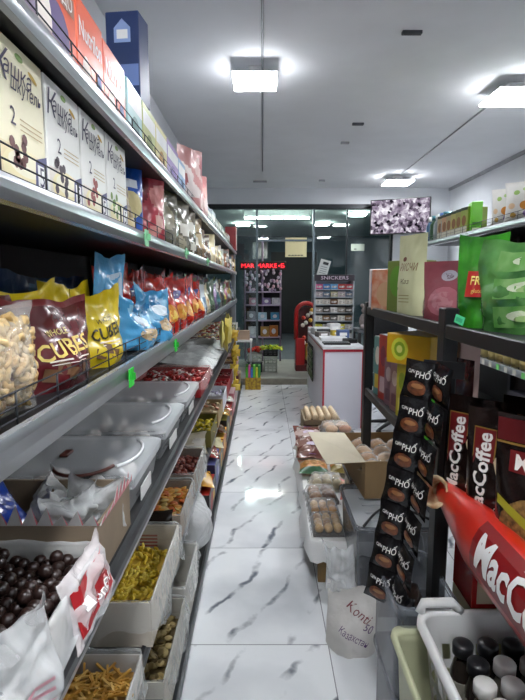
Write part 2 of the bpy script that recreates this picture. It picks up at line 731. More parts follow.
# ------------------------------------------------------------------ ceiling lamps and fittings
LAMP = glow('#f8fbff', 50)
lamps = [(xat(255, 3.75, 3), 3.75, .30, 'square white ceiling lamp directly above the aisle'),
         (1.92, 4.05, .36, 'square white ceiling lamp above the right-hand shelves, nearer of two'),
         (1.92, 7.35, .36, 'square white ceiling lamp in front of the wall television'),
         (.0, .2, .36, 'added unseen square ceiling lamp over the near end of the aisle, behind the viewer'),  # this and the next: out of view, added to light the near shelves
         (1.92, .6, .36, 'added unseen square ceiling lamp over the near right-hand shelves, behind the viewer')]
for x, y, s, lab in lamps:
    t = thing('ceiling_lamp', lab, 'ceiling light', (x, y, CEIL), 0, 'square ceiling lamps')
    b = MB()
    h = s / 2
    b.box(-h - .004, h + .004, -h - .004, h + .004, -.085, -.075, C('#e9e9ea', .5), .003)
    b.box(-h * .3, h * .3, -h * .3, h * .3, -.075, 0, C('#e9e9ea', .5))  # stem added to hang the lamp lower, spreading its glow over the ceiling
    b.build('frame', t)
    b = MB()
    b.box(-h, h, -h, h, -.101, -.098, LAMP)
    b.build('diffuser', t)
    b = MB()
    b.box(-h - .003, h + .003, -h - .003, h + .003, -.098, -.085, glow('#f8fbff', 30))  # glowing rim, added to throw light onto the ceiling
    b.build('added_glow_rim', t)
    b = MB()
    b.box(-.012, .012, h * .3, h * .3 + .03, -.03, 0, WHITE, .003)
    b.build('cable_clip', t)
grey = C('#85888d', .6)
for lab, p in (('grey cable run along the ceiling over the aisle', [(0, BW, 2.995), (0, 7.0, 2.995)]),
               ('grey cable run along the ceiling between the two right-hand lamps', [(1.92, 4.25, 2.995), (1.92, 7.15, 2.995)])):
    b = MB()
    b.tube(p, .008, grey, 6)
    tag(b.build('ceiling_cable'), lab, 'cable')
fit = [(412, 31, .12, .016, 'small dark slot fitting on the ceiling, nearest the viewer'), (358, 123, .11, .018, 'small dark slot fitting at mid ceiling'),
       (322, 180, .09, .02, 'small pale fitting near the far end of the ceiling'), (260, 181, .2, .035, 'wide grey ceiling plate near the glass front'),
       (345, 142, .09, .02, 'small pale hook plate on the ceiling beyond the mid slot')]
for px, py, w, d, lab in fit:
    y = 1.5 / math.tan(math.atan((350 - py) / F_PX) - PITCH)
    b = MB()
    b.box(-w / 2, w / 2, -d, d, -.02, 0, C('#4b4d52', .5) if 'dark' in lab else C('#9b9da1', .5), .003)
    b.box(-w / 2 + .01, w / 2 - .01, -d + .008, d - .008, -.022, -.02, C('#303236', .5) if 'dark' in lab else C('#b4b6ba', .5))
    tag(b.build('ceiling_fitting', None, (xat(px, y, 3), y, 3)), lab, 'ceiling fitting')

# ------------------------------------------------------------------ television on the front wall
t = thing('television', 'wall television showing camera pictures, high beside the glass front', 'television', (2.10, 7.85, 2.51), -.42)
b = MB()
b.box(-.45, .45, -.02, .03, -.265, .265, BLACK, .006)
b.build('housing', t)
b = MB()
b.box(-.435, .435, -.023, -.02, -.25, .25, screen_mat())
for i, (u, v) in enumerate(((0, .12), (.05, .2), (-.1, .03), (.12, -.02))):
    pass
b.build('screen', t)
b = MB()
b.tube([(0, .03, 0), (.16, .40, 0)], .025, BLACK, 8)
b.box(.08, .24, .385, .41, -.1, .1, BLACK, .004)
b.build('wall_bracket', t)

# ------------------------------------------------------------------ shelving with fronts, wire guards
def shelf_unit(label, x_front, x_back, y0, y1, shelves, height, cat='shelving unit', wires=(), ends=True):
    """shelves: (z_top, x_front_of_this_shelf, lip height); the unit runs along the aisle"""
    sgn = 1 if x_front > x_back else -1
    t = thing('shelving_unit', label, cat, (x_back, (y0 + y1) / 2, 0))
    X = lambda x: x - x_back
    L = (y1 - y0) / 2
    b = MB()
    dk = C('#101114', .55, 0, .2)
    xs = sorted((0, sgn * .02))
    b.box(xs[0], xs[1], -L, L, 0.02, height, dk)
    b.build('back_panel', t)
    n = max(2, round((y1 - y0) / 1.0) + 1)
    for i in range(n):
        y = -L + 2 * L * i / (n - 1)
        b = MB()
        b.box(*sorted((sgn * .02, sgn * .055)), y - .02, y + .02, 0, height, C('#3c3f45', .4, .5))
        b.build('upright', t)
    for j, (z, xf, lip, bd) in enumerate(shelves):
        b = MB()
        x0, x1 = sorted((sgn * .02, X(xf) - sgn * .012))
        b.box(x0, x1, -L, L, z - bd, z, dk)
        s = b.build('shelf', t)
        b = MB()
        xf_ = X(xf)
        # curved silver price rail: convex strip along the whole front
        prof = [(-.012, -lip - .004), (-.001, -lip), (.004, -lip * .55), (.003, -lip * .2), (-.003, .004), (-.014, .006)]
        vs = []
        for y in (-L, L):
            for a, c in prof:
                vs.append((xf_ + sgn * a, y, z + c))
        m_ = len(prof)
        fs = [(i, i + 1, m_ + i + 1, m_ + i) for i in range(m_ - 1)] + [tuple(range(m_)), tuple(range(m_, 2 * m_))]
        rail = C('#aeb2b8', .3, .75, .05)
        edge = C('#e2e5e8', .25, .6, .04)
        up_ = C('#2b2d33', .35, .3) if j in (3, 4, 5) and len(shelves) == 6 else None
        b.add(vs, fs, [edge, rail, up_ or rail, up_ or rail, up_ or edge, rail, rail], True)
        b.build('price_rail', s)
        if j in wires:
            b = MB()
            xw = xf_ - sgn * .022
            for dz in (.012, .032, .055):
                b.tube([(xw, -L, z + dz), (xw, L, z + dz)], .0017, DARKSTEEL, 5)
            q = int((y1 - y0) / .16)
            for i in range(q + 1):
                y = -L + 2 * L * i / q
                b.tube([(xw, y, z - .002), (xw, y, z + .055)], .002, DARKSTEEL, 5)
            b.build('wire_guard', s)
    return t


XL = -.37
ZA, ZB, ZC, ZD, ZE, ZF = 1.935, 1.655, 1.274, .865, .40, .07
left = shelf_unit('long dark shelving unit with silver price rails lining the left of the aisle', XL, -.86, -.35, 7.22,
                  [(ZA, XL, .036, .03), (ZB, XL, .036, .03), (ZC, XL, .054, .03), (ZD, -.327, .045, .03), (ZE, -.352, .045, .03), (ZF, -.296, .05, .03)],
                  2.35, wires=(0, 1, 2))
b = MB()
b.box(.02, .555, -3.78, 3.78, .0, .045, C('#3a3d44', .4, .3))
b.build('kick_plate', left)
b = MB()
b.box(.0, .47, 3.785, 3.80, .02, 1.3, C('#8d9196', .45, .3))
b.box(.40, .475, 3.765, 3.80, .02, 2.0, C('#9a9ea4', .4, .5), .004)
b.build('end_frame', left)

right2 = shelf_unit('shelving unit with jars and cartons on its top shelf at the right', 1.50, 1.95, 1.9, 4.72,
                    [(1.87, 1.5, .04, .03), (1.42, 1.5, .04, .03), (.99, 1.5, .04, .03), (.55, 1.5, .04, .03), (.14, 1.48, .04, .03)], 1.9, wires=(0,))

# slotted rack at the right edge of the aisle: posts, bars and boards
rk = thing('display_rack', 'black post and bar display rack along the right of the aisle', 'rack', (.57, 1.5, 0))
blk = C('#0f1012', .45)
for x in (.0, .45):
    for y in (-1.05, .03, 1.17):
        b = MB()
        b.box(x - .022, x + .022, y - .03, y + .03, 0, 1.425 if y < 1 else 1.40, blk, .004)
        b.build('post', rk)
for (y0, y1, z, nm) in ((.06, 1.14, 1.365, 0), (-1.02, .0, 1.365, 0), (.06, 1.14, .93, 0), (-1.02, .0, .80, 1)):
    b = MB()
    b.box(-.0, .45, y0, y1, z - .018, z, C('#24262a', .5))
    s = b.build('shelf', rk)
    if not nm:
        b = MB()
        b.box(-.02, .002, y0, y1, z - .03, z + .012, blk, .003)
        b.build('front_bar', s)

b = MB()
b.box(.46, .475, -1.02, .0, .80, 1.17, C('#15161a', .6))
b.build('back_panel', rk)
# ================================================================== makers of goods
def carton(name, label, cat, w, h, d, side, loc, rot=0.0, group=None, art=None, bev=.0025, top=None, side2=None):
    """a printed carton: front towards -y, base centre at loc; art(mb, w, h, y) prints on the front"""
    b = MB()
    b.box(-w / 2, w / 2, -d / 2, d / 2, 0, h, side, bev)
    if top:
        b.box(-w / 2 + .002, w / 2 - .002, -d / 2 + .002, d / 2 - .002, h, h + .0006, top)
    if art:
        art(b, w, h, -d / 2 - .0007)
    o = b.build(name, None, loc, rot)
    return tag(o, label, cat, group)


def bag(name, label, cat, w, h, d, m, loc, rot=0.0, group=None, seed=0, kind='stand', art=None, wr=.008, back=None, lean=0.0, tilt=0.0, scale=1, nu=22, nv=26):
    b = MB()
    fn = b.pouch(w, h, d, m, seed, kind, wr, nu, nv, back=back, lean=lean)
    if art:
        art(b, w, h, fn)
    o = b.build(name, None, loc, (tilt, R.uniform(-.09, .09) if wr >= .012 and not tilt else 0, rot))
    return tag(o, label, cat, group)


def bands(*spec):
    """spec: (v_upto, key), ... -> pattern over the height"""
    def f(u, v):
        for lim, k in spec:
            if v < lim:
                return k
        return spec[-1][1]
    return f


def patchy(base, accents, seed):
    """printed film: base colour with a few soft shapes of accent colours"""
    rr = random.Random(seed * 13 + 1)
    sp = [(rr.random(), .15 + rr.random() * .75, .12 + .2 * rr.random(), .07 + .14 * rr.random(), rr.choice(accents)) for _ in range(6)]
    def f(u, v):
        for a, c, ra, rc, k in sp:
            if ((u - a) / ra) ** 2 + ((v - c) / rc) ** 2 < 1:
                return k
        return base
    return f


def tray(name, label, w, d, h, m, loc, rot=0.0, group=None, inner=None, th=.005, liner=None, drop=.06, seed=0, flare=0.0, cat='box'):
    """open box: floor and four walls; w across the front (x), d deep (y)"""
    t = thing(name, label, cat, loc, rot, group)
    b = MB()
    inner = inner or m
    b.box(-w / 2, w / 2, -d / 2, d / 2, 0, th, m)
    for (x0, x1, y0, y1) in ((-w / 2, w / 2, -d / 2, -d / 2 + th), (-w / 2, w / 2, d / 2 - th, d / 2), (-w / 2, -w / 2 + th, -d / 2 + th, d / 2 - th), (w / 2 - th, w / 2, -d / 2 + th, d / 2 - th)):
        b.box(x0, x1, y0, y1, th, h, m, .0012)
    b.build('box_body', t)
    if liner:
        make_liner(t, w, d, h, liner, drop, seed)
    return t


def make_liner(t, w, d, h, m, drop, seed, sides=(1, 1, 1, 1)):
    """crumpled clear bag tucked in the box and folded out over its rim"""
    b = MB()
    per, N = [], 64
    P = 2 * (w + d)
    for i in range(N):
        s_ = P * i / N
        if s_ < w: p, nrm = (-w / 2 + s_, -d / 2), (0, -1)
        elif s_ < w + d: p, nrm = (w / 2, -d / 2 + s_ - w), (1, 0)
        elif s_ < 2 * w + d: p, nrm = (w / 2 - (s_ - w - d), d / 2), (0, 1)
        else: p, nrm = (-w / 2, d / 2 - (s_ - 2 * w - d)), (-1, 0)
        per.append((p, nrm))
    rows = [(-.012, -.06), (-.009, -.02), (-.005, .004), (.004, .012), (.010, -.004), (.012, -.4), (.016, -.75), (.022, -1.0)]
    vs = []
    for r, (o_, z_) in enumerate(rows):
        for i, (p, nm) in enumerate(per):
            q = noise.noise(Vector((math.cos(i / N * 2 * PI) * 2.6, math.sin(i / N * 2 * PI) * 2.6, seed * 5.1 + r * .23)))
            q2 = noise.noise(Vector((math.cos(i / N * 2 * PI) * 7, math.sin(i / N * 2 * PI) * 7, seed * 3.3 + r * .5)))
            zz = z_ if z_ > -.3 else z_ * drop * (1 + .7 * q)
            oo = o_ + (.010 * q2 if r > 3 else .003 * q2) + (max(0, q) * .014 if r > 4 else 0)
            vs.append((p[0] + nm[0] * oo, p[1] + nm[1] * oo, h + zz + .006 * q2))
    fs = []
    for r in range(len(rows) - 1):
        for i in range(N):
            j = (i + 1) % N
            fs.append((r * N + i, r * N + j, (r + 1) * N + j, (r + 1) * N + i))
    b.add(vs, fs, m, True)
    return b.build('liner', t)


def pile(name, label, cat, w, d, z, n, piece, base, loc, rot=0.0, seed=1, mound=.03):
    """uncountable loose food filling a box: one object"""
    rr = random.Random(seed)
    b = MB()
    def hgt(x, y):
        return z + mound * (1 - (2 * x / w) ** 2) * (1 - (2 * y / d) ** 2) + .008 * noise.noise(Vector((x * 22, y * 22, seed)))
    b.grid(10, 10, lambda u, v: ((u - .5) * w, (v - .5) * d, hgt((u - .5) * w, (v - .5) * d) - .006), base)
    for i in range(n):
        x, y = (rr.random() - .5) * (w - .03), (rr.random() - .5) * (d - .03)
        M = Matrix.Translation((x, y, hgt(x, y) + rr.random() * .008)) @ Matrix.Rotation(rr.random() * 2 * PI, 4, 'Z') @ Matrix.Rotation((rr.random() - .5) * 1.1, 4, 'Y')
        piece(b, M, rr)
    o = b.build(name, None, loc, rot)
    return tag(o, label, cat, None, 'stuff')


# ================================================================== left: top shelf (milk formula cartons ...)
XA = -.42
orange, orange2 = C('#e0562a', .4), C('#d94a22', .4)
def nutr(b, w, h, y):
    b.print_rect(-w / 2 + .003, w / 2 - .003, 0, h * .16, C('#c9b6b2', .4), y)
    b.print_rect(-w / 2 + .003, w / 2 - .003, h * .16, h * .3, C('#c8684c', .4), y)
    b.print_text('Nutrilon', 0, h * .70, .06, WHITE, y - .0004, width=w * .84, bold=.015)
    b.print_disc(-w * .2, h * .28, w * .15, h * .18, C('#e8d9cc', .5), y - .0003)
    b.print_disc(w * .28, h * .34, w * .11, h * .10, C('#3b3f86', .5), y - .0003)
def nutr_violet(b, w, h, y):
    b.print_rect(-w / 2 + .003, w * .1, 0, h - .003, C('#8c7d97', .4), y)
    b.print_disc(w * .18, h * .35, w * .2, h * .28, C('#5a4a7a', .5), y - .0003)
    b.print_disc(w * .02, h * .35, w * .1, h * .28, C('#e6dcd4', .5), y - .0005)
    b.print_rect(w * .25, w * .47, h * .66, h * .84, C('#9a6f5c', .5), y - .0003)
    b.print_text('ДО', w * .36, h * .75, .04, WHITE, y - .0008)
carton('formula_carton', 'orange and violet formula carton, nearest on the left top shelf', 'carton', .36, .215, .11, orange, (XA - .055, 1.03, ZA), FACE_R, None, nutr_violet)
carton('formula_carton', 'orange Nutrilon carton beside the orange and violet one on the top shelf'.replace('Nutrilon', 'milk formula'), 'carton', .19, .215, .11, orange, (XA - .055, 1.31, ZA), FACE_R, None, nutr)
carton('formula_carton', 'orange milk formula carton next to the turquoise carton on the top shelf', 'carton', .21, .205, .11, orange2, (XA - .055, 1.515, ZA), FACE_R, None, nutr)
def house(b, w, h, y):
    b.print_poly([(-.03, h * .66), (.03, h * .66), (.03, h * .82), (0, h * .92), (-.03, h * .82)], C('#8fa6d6', .5), y)
    b.print_poly([(-.02, h * .70), (.02, h * .70), (.02, h * .8), (-.02, h * .8)], WHITE, y - .0004)
    b.print_rect(-w * .5 + .004, w * .5 - .004, h * .18, h * .42, C('#6f87c0', .5), y)
carton('infant_food_carton', 'dark blue carton with a house emblem standing tall on the left top shelf', 'carton', .12, .30, .10, C('#1f3564', .4), (-.485, 1.93, ZA + .203), -.12, None, house)
cols = [('turquoise and white', '#a9cfd0', .20, .20), ('pale yellow green', '#c3c987', .22, .20), ('yellow and white', '#d9cf95', .24, .20),
        ('pale violet', '#a58cc6', .30, .20), ('light blue', '#8fb4d6', .22, .19)]
y = 1.64
for i, (cn, hx, w, h) in enumerate(cols):
    def art(b, w, h, yy, i=i):
        b.print_rect(-w / 2 + .004, w / 2 - .004, h * .62, h * .88, C('#efefee', .5), yy)
        b.print_disc(0, h * .34, w * .26, h * .2, C(['#5f8f8c', '#7a8a3c', '#b98a32', '#7a5fae', '#4c78a8'][i], .5), yy)
    carton('cereal_carton', '%s baby food carton on the left top shelf' % cn, 'carton', w - .012, h, .10, C(hx, .4), (XA - .05, y + w / 2, ZA), FACE_R, 'cartons on the left top shelf', art)
    y += w
bag('wafer_bag', 'pink bag standing above its neighbours on the left top shelf', 'bag', .24, .34, .10, patchy(film('#d79a96'), [film('#e9c9c4'), film('#b9696a'), film('#f0e0da')], 5), (XA + .0, 3.02, ZA), FACE_R - .5, None, 5)
bag('wafer_bag', 'pink bag with its top folded over beside the taller pink bag', 'bag', .26, .26, .09, patchy(film('#dba8a2'), [film('#efd4cf'), film('#c77f7d')], 6), (XA, 3.32, ZA), FACE_R - .4, None, 6)
y = 3.6
spec = [('grey blue', '#7e8794'), ('slate', '#5d646f'), ('pale grey', '#9aa0a8'), ('dull brown', '#75665a'), ('cream', '#c9bfa6'), ('dark green', '#44553f'), ('beige', '#a8967c'), ('brick red', '#8e3b34'), ('white', '#cfcfcc')]
for i, (cn, hx) in enumerate(spec):
    w = .33
    carton('dry_food_carton', '%s carton standing %s beyond the pink bags on the left top shelf' % (cn, ORD[i]), 'carton', w - .03, .12 + .06 * R.random(), .10, C(hx, .5), (XA - .05, y + w / 2, ZA), FACE_R, 'cartons at the far end of the top shelf',
           lambda b, w, h, yy: b.print_rect(-w / 2 + .01, w / 2 - .01, h * .4, h * .8, C('#c8c4bb', .5), yy))
    y += w
carton('red_carton', 'tall red and white carton at the far end of the left top shelf', 'carton', .24, .30, .14, C('#a82a2e', .4), (XA, 6.85, ZA), FACE_R, None,
       lambda b, w, h, yy: b.print_rect(-w / 2 + .01, w / 2 - .01, 0, h * .7, C('#cfc3b8', .5), yy))

# ================================================================== left: second shelf (porridge cartons, bags of grain)
cream = C('#efe6c4', .4, 0, .06, 5)
ink = C('#3b3450', .5)
def kashka(tint, berry, num):
    def art(b, w, h, y):
        b.print_rect(-w / 2 + .003, w / 2 - .003, .003, h * .30, C(tint, .4, 0, .1, 8), y)
        b.print_disc(w * .02, h * .16, w * .44, h * .15, C('#f3e7b6', .45), y - .0003, n=20)
        b.print_disc(w * .02, h * .20, w * .34, h * .085, C('#f8f1d6', .45), y - .0005, n=20)
        rr = random.Random(num)
        for k in range(9):
            b.print_disc(-w * .34 + w * .4 * rr.random(), h * (.13 + .25 * rr.random()), w * .055, w * .055, C(berry, .5), y - .0007, n=8)
        b.print_text('К', -w * .34, h * .81, .07, ink, y - .0005, shear=.2)
        b.print_text('ашка', -w * .03, h * .80, .042, ink, y - .0005, shear=.2)
        b.print_text('шкутель', w * .12, h * .70, .034, ink, y - .0005, width=w * .62, shear=.2)
        b.print_disc(0, h * .92, w * .08, h * .025, C('#7fa04f', .5), y - .0005)
        b.print_disc(w * .27, h * .86, w * .1, h * .02, C('#c9a13a', .5), y - .0005, rot=-.3)
        b.print_text('2', -w * .18, h * .50, .042, ink, y - .0005)
        for k in range(3):
            b.print_rect(-w * .05, w * .42, h * (.50 - .035 * k), h * (.508 - .035 * k), C('#c2a878', .5), y - .0005)
        b.print_poly([(w * .2, .003), (w * .497, .003), (w * .497, h * .34), (w * .24, h * .28)], C('#4a4a78', .45), y - .0008)
        b.print_rect(w * .27, w * .46, h * .08, h * .25, WHITE, y - .0011)
        b.print_text('5', w * .365, h * .165, .05, ink, y - .0014)
    return art
edges = [(.815, .998), (1.008, 1.185), (1.195, 1.372), (1.385, 1.575)]
tints = [('#e9d9a9', '#6d3f3c'), ('#e6ddd0', '#4a3a44'), ('#e8dfd2', '#a04a44'), ('#e3e0d0', '#7a9a4a')]
kl = ['cream porridge carton with the number 5 nearest the frame edge, second shelf', 'white porridge carton with dark berries between two porridge cartons, second shelf',
      'white porridge carton with red berries, third along the visible row', 'pale porridge carton with green fruit at the far end of the porridge row']
for i, ((a, c), (ti, be)) in enumerate(zip(edges, tints)):
    carton('porridge_carton', kl[i], 'carton', c - a, .242, .075, cream if i < 1 else C('#e9e8e2', .4, 0, .05, 5), (-.415 - .0375, (a + c) / 2, ZB), FACE_R, 'porridge cartons on the second shelf', kashka(ti, be, i))
bag('biscuit_bag', 'small brown bag squeezed between porridge cartons and the blue bag', 'bag', .10, .15, .05, patchy(film('#8d7a5c'), [film('#cbb98e')], 3), (-.44, 1.64, ZB), FACE_R, None, 3)
def blue_art(b, w, h, fn):
    b.print_disc(.02, h * .40, w * .28, h * .16, C('#e7d79b', .5), fn=fn)
    b.print_rect(-w * .32, w * .32, h * .60, h * .70, C('#dfe5ee', .4), fn=fn, n=6)
bag('cereal_bag', 'bright blue cereal bag with a pale oval beside the red one on the second shelf', 'bag', .17, .30, .08, film('#1d56b4'), (-.495, 1.82, ZB), FACE_R - .75, None, 8, art=blue_art)
bag('cereal_bag', 'red and pink cereal bag beside the bright blue bag on the second shelf', 'bag', .18, .285, .08, patchy(film('#b83a48'), [film('#e2b3a6'), film('#d98b86'), film('#7c1f2c')], 9), (-.455, 2.02, ZB), FACE_R - .7, None, 9)
y = 2.12
gspec = [('dark olive', '#5f5a45', '#8c8464'), ('grey brown', '#75705f', '#b7b096'), ('olive brown', '#6a6049', '#a0946f'), ('bronze', '#6d5a3c', '#b19a66'), ('brown', '#7a624a', '#c4ad86'), ('dark brown', '#5a4637', '#a58a62'),
         ('cream', '#cabd97', '#8a7048'), ('white', '#d8d3c2', '#b59a5c'), ('tan', '#b8a077', '#7b5d39'), ('pale yellow', '#d6c98f', '#a07a38'), ('white and green', '#cfd0c0', '#6f8c52'), ('rusty', '#94603f', '#d2b78c'),
         ('grey', '#8c8a82', '#c9c5b6'), ('pink brown', '#9b7466', '#cfb3a0'), ('steel blue', '#5f7188', '#c2c8cc'), ('sand', '#b7a98a', '#7c6c4c'), ('maroon', '#6d3433', '#c59a84'), ('straw', '#c8b56c', '#8a7436')]
for i, (cn, a, c2) in enumerate(gspec):
    w = .27
    y += w
    h = [.25, .255, .24, .235, .20, .19, .215, .2, .17, .19, .18, .15, .2, .23, .16, .18, .2, .17][i]
    bag('grain_pouch', '%s food pouch, %s beyond the red cereal bag on the second shelf' % (cn, ORD[i]), 'pouch', w - .02, h, .085,
        patchy(film(a, rough=.22), [film(c2), film(a, rough=.2), film(c2), C('#d9d6c8', .4)], 20 + i), (-.435, y - w / 2, ZB), FACE_R - .4 + .1 * R.uniform(-1, 1), 'food pouches on the second shelf', 20 + i, nu=16, nv=20)

# ================================================================== left: third shelf (bags of snacks)
# clear bag of cashews: film with the nuts inside it
t = thing('cashew_bag', 'clear bag full of cashew nuts at the near end of the third shelf', 'bag', (-.445, .765, ZC), FACE_R - .15)
b = MB()
b.pouch(.30, .19, .11, clear('#f2efe6', .08, .08, .5), 31, 'pillow', .01)
b.build('film', t)
nut = [C('#cfae74', .5, 0, .15, 20), C('#d8bb86', .5, 0, .15, 20), C('#c29c5e', .5, 0, .15, 20)]
b = MB()
rr = random.Random(5)
for i in range(330):
    u, v = rr.uniform(-.12, .12), rr.uniform(.02, .165)
    e = math.sqrt(max(0, 1 - (u / .14) ** 2)) * math.sin(PI * min(1, max(0, v / .19))) ** .55
    yy = -(.040 * e) + rr.uniform(0, .014)
    M = Matrix.Translation((u, yy, v)) @ Matrix.Rotation(rr.random() * 6.3, 4, 'Y') @ Matrix.Rotation(rr.uniform(-.6, .6), 4, 'X')
    k = rr.choice(nut)
    P = [(.010 * math.cos(q), 0, .010 * math.sin(q)) for q in (-.2, .7, 1.6, 2.5, 3.3)]
    b.tube([M @ Vector(p) for p in P], [.003, .0058, .0062, .0052, .003], k, 6)
o = b.build('cashew_nuts', t)
o['kind'] = 'stuff'
def cubes(col, tcol, size=.048):
    def art(b, w, h, fn):
        b.print_text('CUBES', .0, h * .46, size, C(tcol, .45), fn=fn, rot=.10, width=w * .62, bold=.02)
        b.print_text('WHOLE', -.005, h * .63, .02, C(tcol, .45), fn=fn, rot=.1)
        b.print_rect(-w * .22, w * .26, h * .325, h * .342, C('#e9ddd2', .5), fn=fn, n=5)
        b.print_rect(-w * .2, w * .2, h * .29, h * .30, C('#e9ddd2', .5), fn=fn, n=5)
        for k, (u, v) in enumerate(((-.22, .14), (.0, .12), (.2, .15), (-.1, .2))):
            b.print_poly([(w * u - .018, h * v), (w * u + .012, h * v - .006), (w * u + .02, h * v + .02), (w * u - .012, h * v + .026)], C('#6b4a2e', .5), fn=fn)
    return art
mar, yel = film('#611f24', rough=.24), film('#dcc11c', rough=.28)
bag('biscuit_bag', 'maroon CUBES bag next to the clear cashew bag on the third shelf'.replace('CUBES ', ''), 'bag', .29, .195, .11, bands((.93, mar), (1, film('#7a2b30'))), (-.465, 1.08, ZC), FACE_R - .25, 'bags of cube biscuits', 41, art=cubes('', '#e6c86a'), wr=.012)
bag('biscuit_bag', 'yellow biscuit bag with black lettering and brown cubes, upright in front', 'bag', .22, .21, .11, yel, (-.46, 1.375, ZC), FACE_R - .30, 'bags of cube biscuits', 42, art=cubes('', '#231c10'), wr=.012)
bag('biscuit_bag', 'maroon bag lying behind the cashew bag, only its top showing', 'bag', .28, .215, .10, mar, (-.60, .98, ZC), FACE_R - .3, 'bags of cube biscuits', 43, wr=.014)
bag('biscuit_bag', 'yellow bag leaning behind the front maroon bag', 'bag', .26, .225, .10, yel, (-.60, 1.22, ZC), FACE_R - .35, 'bags of cube biscuits', 44, wr=.014)
bag('biscuit_bag', 'yellow bag with a crumpled top behind the front yellow bag', 'bag', .22, .235, .09, yel, (-.575, 1.47, ZC), FACE_R - .3, 'bags of cube biscuits', 45, wr=.016)
dblue, sky = film('#1f4a78', rough=.25), film('#4f9fd0', rough=.25)
for i, (x, y, h) in enumerate(((-.74, 1.28, .24), (-.74, 1.56, .255), (-.745, 1.86, .25), (-.75, .98, .22))):
    bag('snack_bag', 'dark blue crumpled bag at the back of the third shelf, %s in line' % ORD[(i + 1) % 4], 'bag', .27, h, .10, patchy(film('#1f3f66'), [film('#3d77a8'), film('#17304e')], 50 + i), (x, y, ZC), FACE_R - .3, 'dark blue bags at the back', 50 + i, wr=.018)
def tallblue(b, w, h, fn):
    b.print_rect(-w * .12, w * .36, h * .2, h * .82, C('#b9cfe0', .4), fn=fn, n=4)
    for k in range(5):
        b.print_rect(-w * .04, w * .28, h * (.36 + .08 * k), h * (.39 + .08 * k), C('#4a6f96', .5), fn=fn, n=3)
    b.print_rect(-w * .12, w * .36, h * .14, h * .24, C('#c98a5a', .45), fn=fn, n=4)
bag('cracker_bag', 'tall light blue bag with a white side panel rising above the other snacks', 'bag', .15, .315, .07, sky, (-.50, 1.60, ZC + .005), FACE_R - .35, None, 61, art=tallblue, wr=.013)
def lays(b, w, h, fn):
    b.print_disc(0, h * .6, w * .22, h * .11, C('#dbe9f2', .4), fn=fn)
    b.print_disc(w * .05, h * .32, w * .25, h * .13, C('#c9b18a', .45), fn=fn)
for i, (x, y, h, w) in enumerate(((-.44, 1.70, .17, .24), (-.43, 1.96, .21, .28))):
    bag('snack_bag', ['sky blue crumpled bag right behind the wire beside the yellow bag', 'sky blue crumpled bag in front of the red snack bags'][i], 'bag', w, h, .12, patchy(film('#4a9ccd', rough=.2), [film('#8cc3e2', rough=.2), film('#2d78ab', rough=.2)], 64 + i), (x, y, ZC), FACE_R - .25, 'sky blue bags on the third shelf', 64 + i, art=lays, wr=.02)
red = film('#bd2417', rough=.22)
def redart(b, w, h, fn):
    b.print_disc(-w * .05, h * .70, w * .3, h * .075, C('#2b2f7a', .4), fn=fn, rot=.2)
    b.print_rect(-w * .2, w * .1, h * .69, h * .715, WHITE, fn=fn, n=3)
    b.print_disc(w * .05, h * .36, w * .24, h * .17, C('#d98b2c', .45), fn=fn)
    b.print_disc(w * .12, h * .34, w * .11, h * .09, C('#f0cf66', .45), fn=fn)
k = 0
for row, (x, z, ys, h) in enumerate(((-.445, ZC, (2.21, 2.47, 2.72, 2.98, 3.24), .25), (-.60, ZC, (2.05, 2.3, 2.56, 2.8, 3.1), .285))):
    for y in ys:
        k += 1
        i = ys.index(y)
        bag('chips_bag', 'red chips bag in the %s, %s from the sky blue bags' % (['front row', 'back row'][row], ORD[i]), 'bag', .25, h + R.uniform(-.01, .01), .11, patchy(red, [film('#a51c12', rough=.2), film('#d23a22', rough=.2)], 70 + k), (x, y, z), FACE_R - .28 + R.uniform(-.1, .1), 'red chips bags on the third shelf', 70 + k, art=redart, wr=.014)
spec = [('white and blue', '#cfd9e0', '#5b86ab'), ('cream', '#d8cba6', '#a9793e'), ('dark green', '#33502f', '#8aa04f'), ('purple', '#57376b', '#b59cc0'), ('teal', '#2c6a70', '#cfd6d0'), ('brown', '#6b4930', '#c79f63'), ('black', '#2a2a2c', '#9f8e5b'),
        ('green and yellow', '#5d8b37', '#d6c53f'), ('pink', '#b55c7a', '#e3c1c9'), ('grey', '#80858a', '#c7c9ca'), ('dark red', '#7d2222', '#d0a44a'), ('olive', '#6c6a34', '#b8ae5f'), ('navy', '#2a3a63', '#b9bfcc'), ('lime', '#88a83c', '#dfe0a4')]
y = 3.42
for i, (cn, a, c2) in enumerate(spec):
    w = .26
    bag('sweet_bag', '%s sweet bag, %s beyond the red chips bags on the third shelf' % (cn, ORD[i]), 'bag', w - .01, .235 + R.uniform(-.03, .03), .10, patchy(film(a), [film(c2), film(a), C('#d7d4cb', .4)], 90 + i), (-.45, y + w / 2, ZC), FACE_R - .2 + R.uniform(-.15, .15), 'sweet bags at the far end of the third shelf', 90 + i, wr=.014, nu=10, nv=12)
    y += w
spec = spec[5:] + spec[:5]
y = 3.35
for i, (cn, a, c2) in enumerate(spec[:12]):
    w = .31
    bag('sweet_bag', '%s bag leaning %s in the back row beyond the red chips bags' % (cn, ORD[i]), 'bag', w - .02, .285, .09, patchy(film(a), [film(c2), film(a)], 110 + i), (-.60, y + w / 2, ZC), FACE_R - .2, 'bags in the back row of the third shelf', 110 + i, wr=.014, nu=10, nv=12)
    y += w
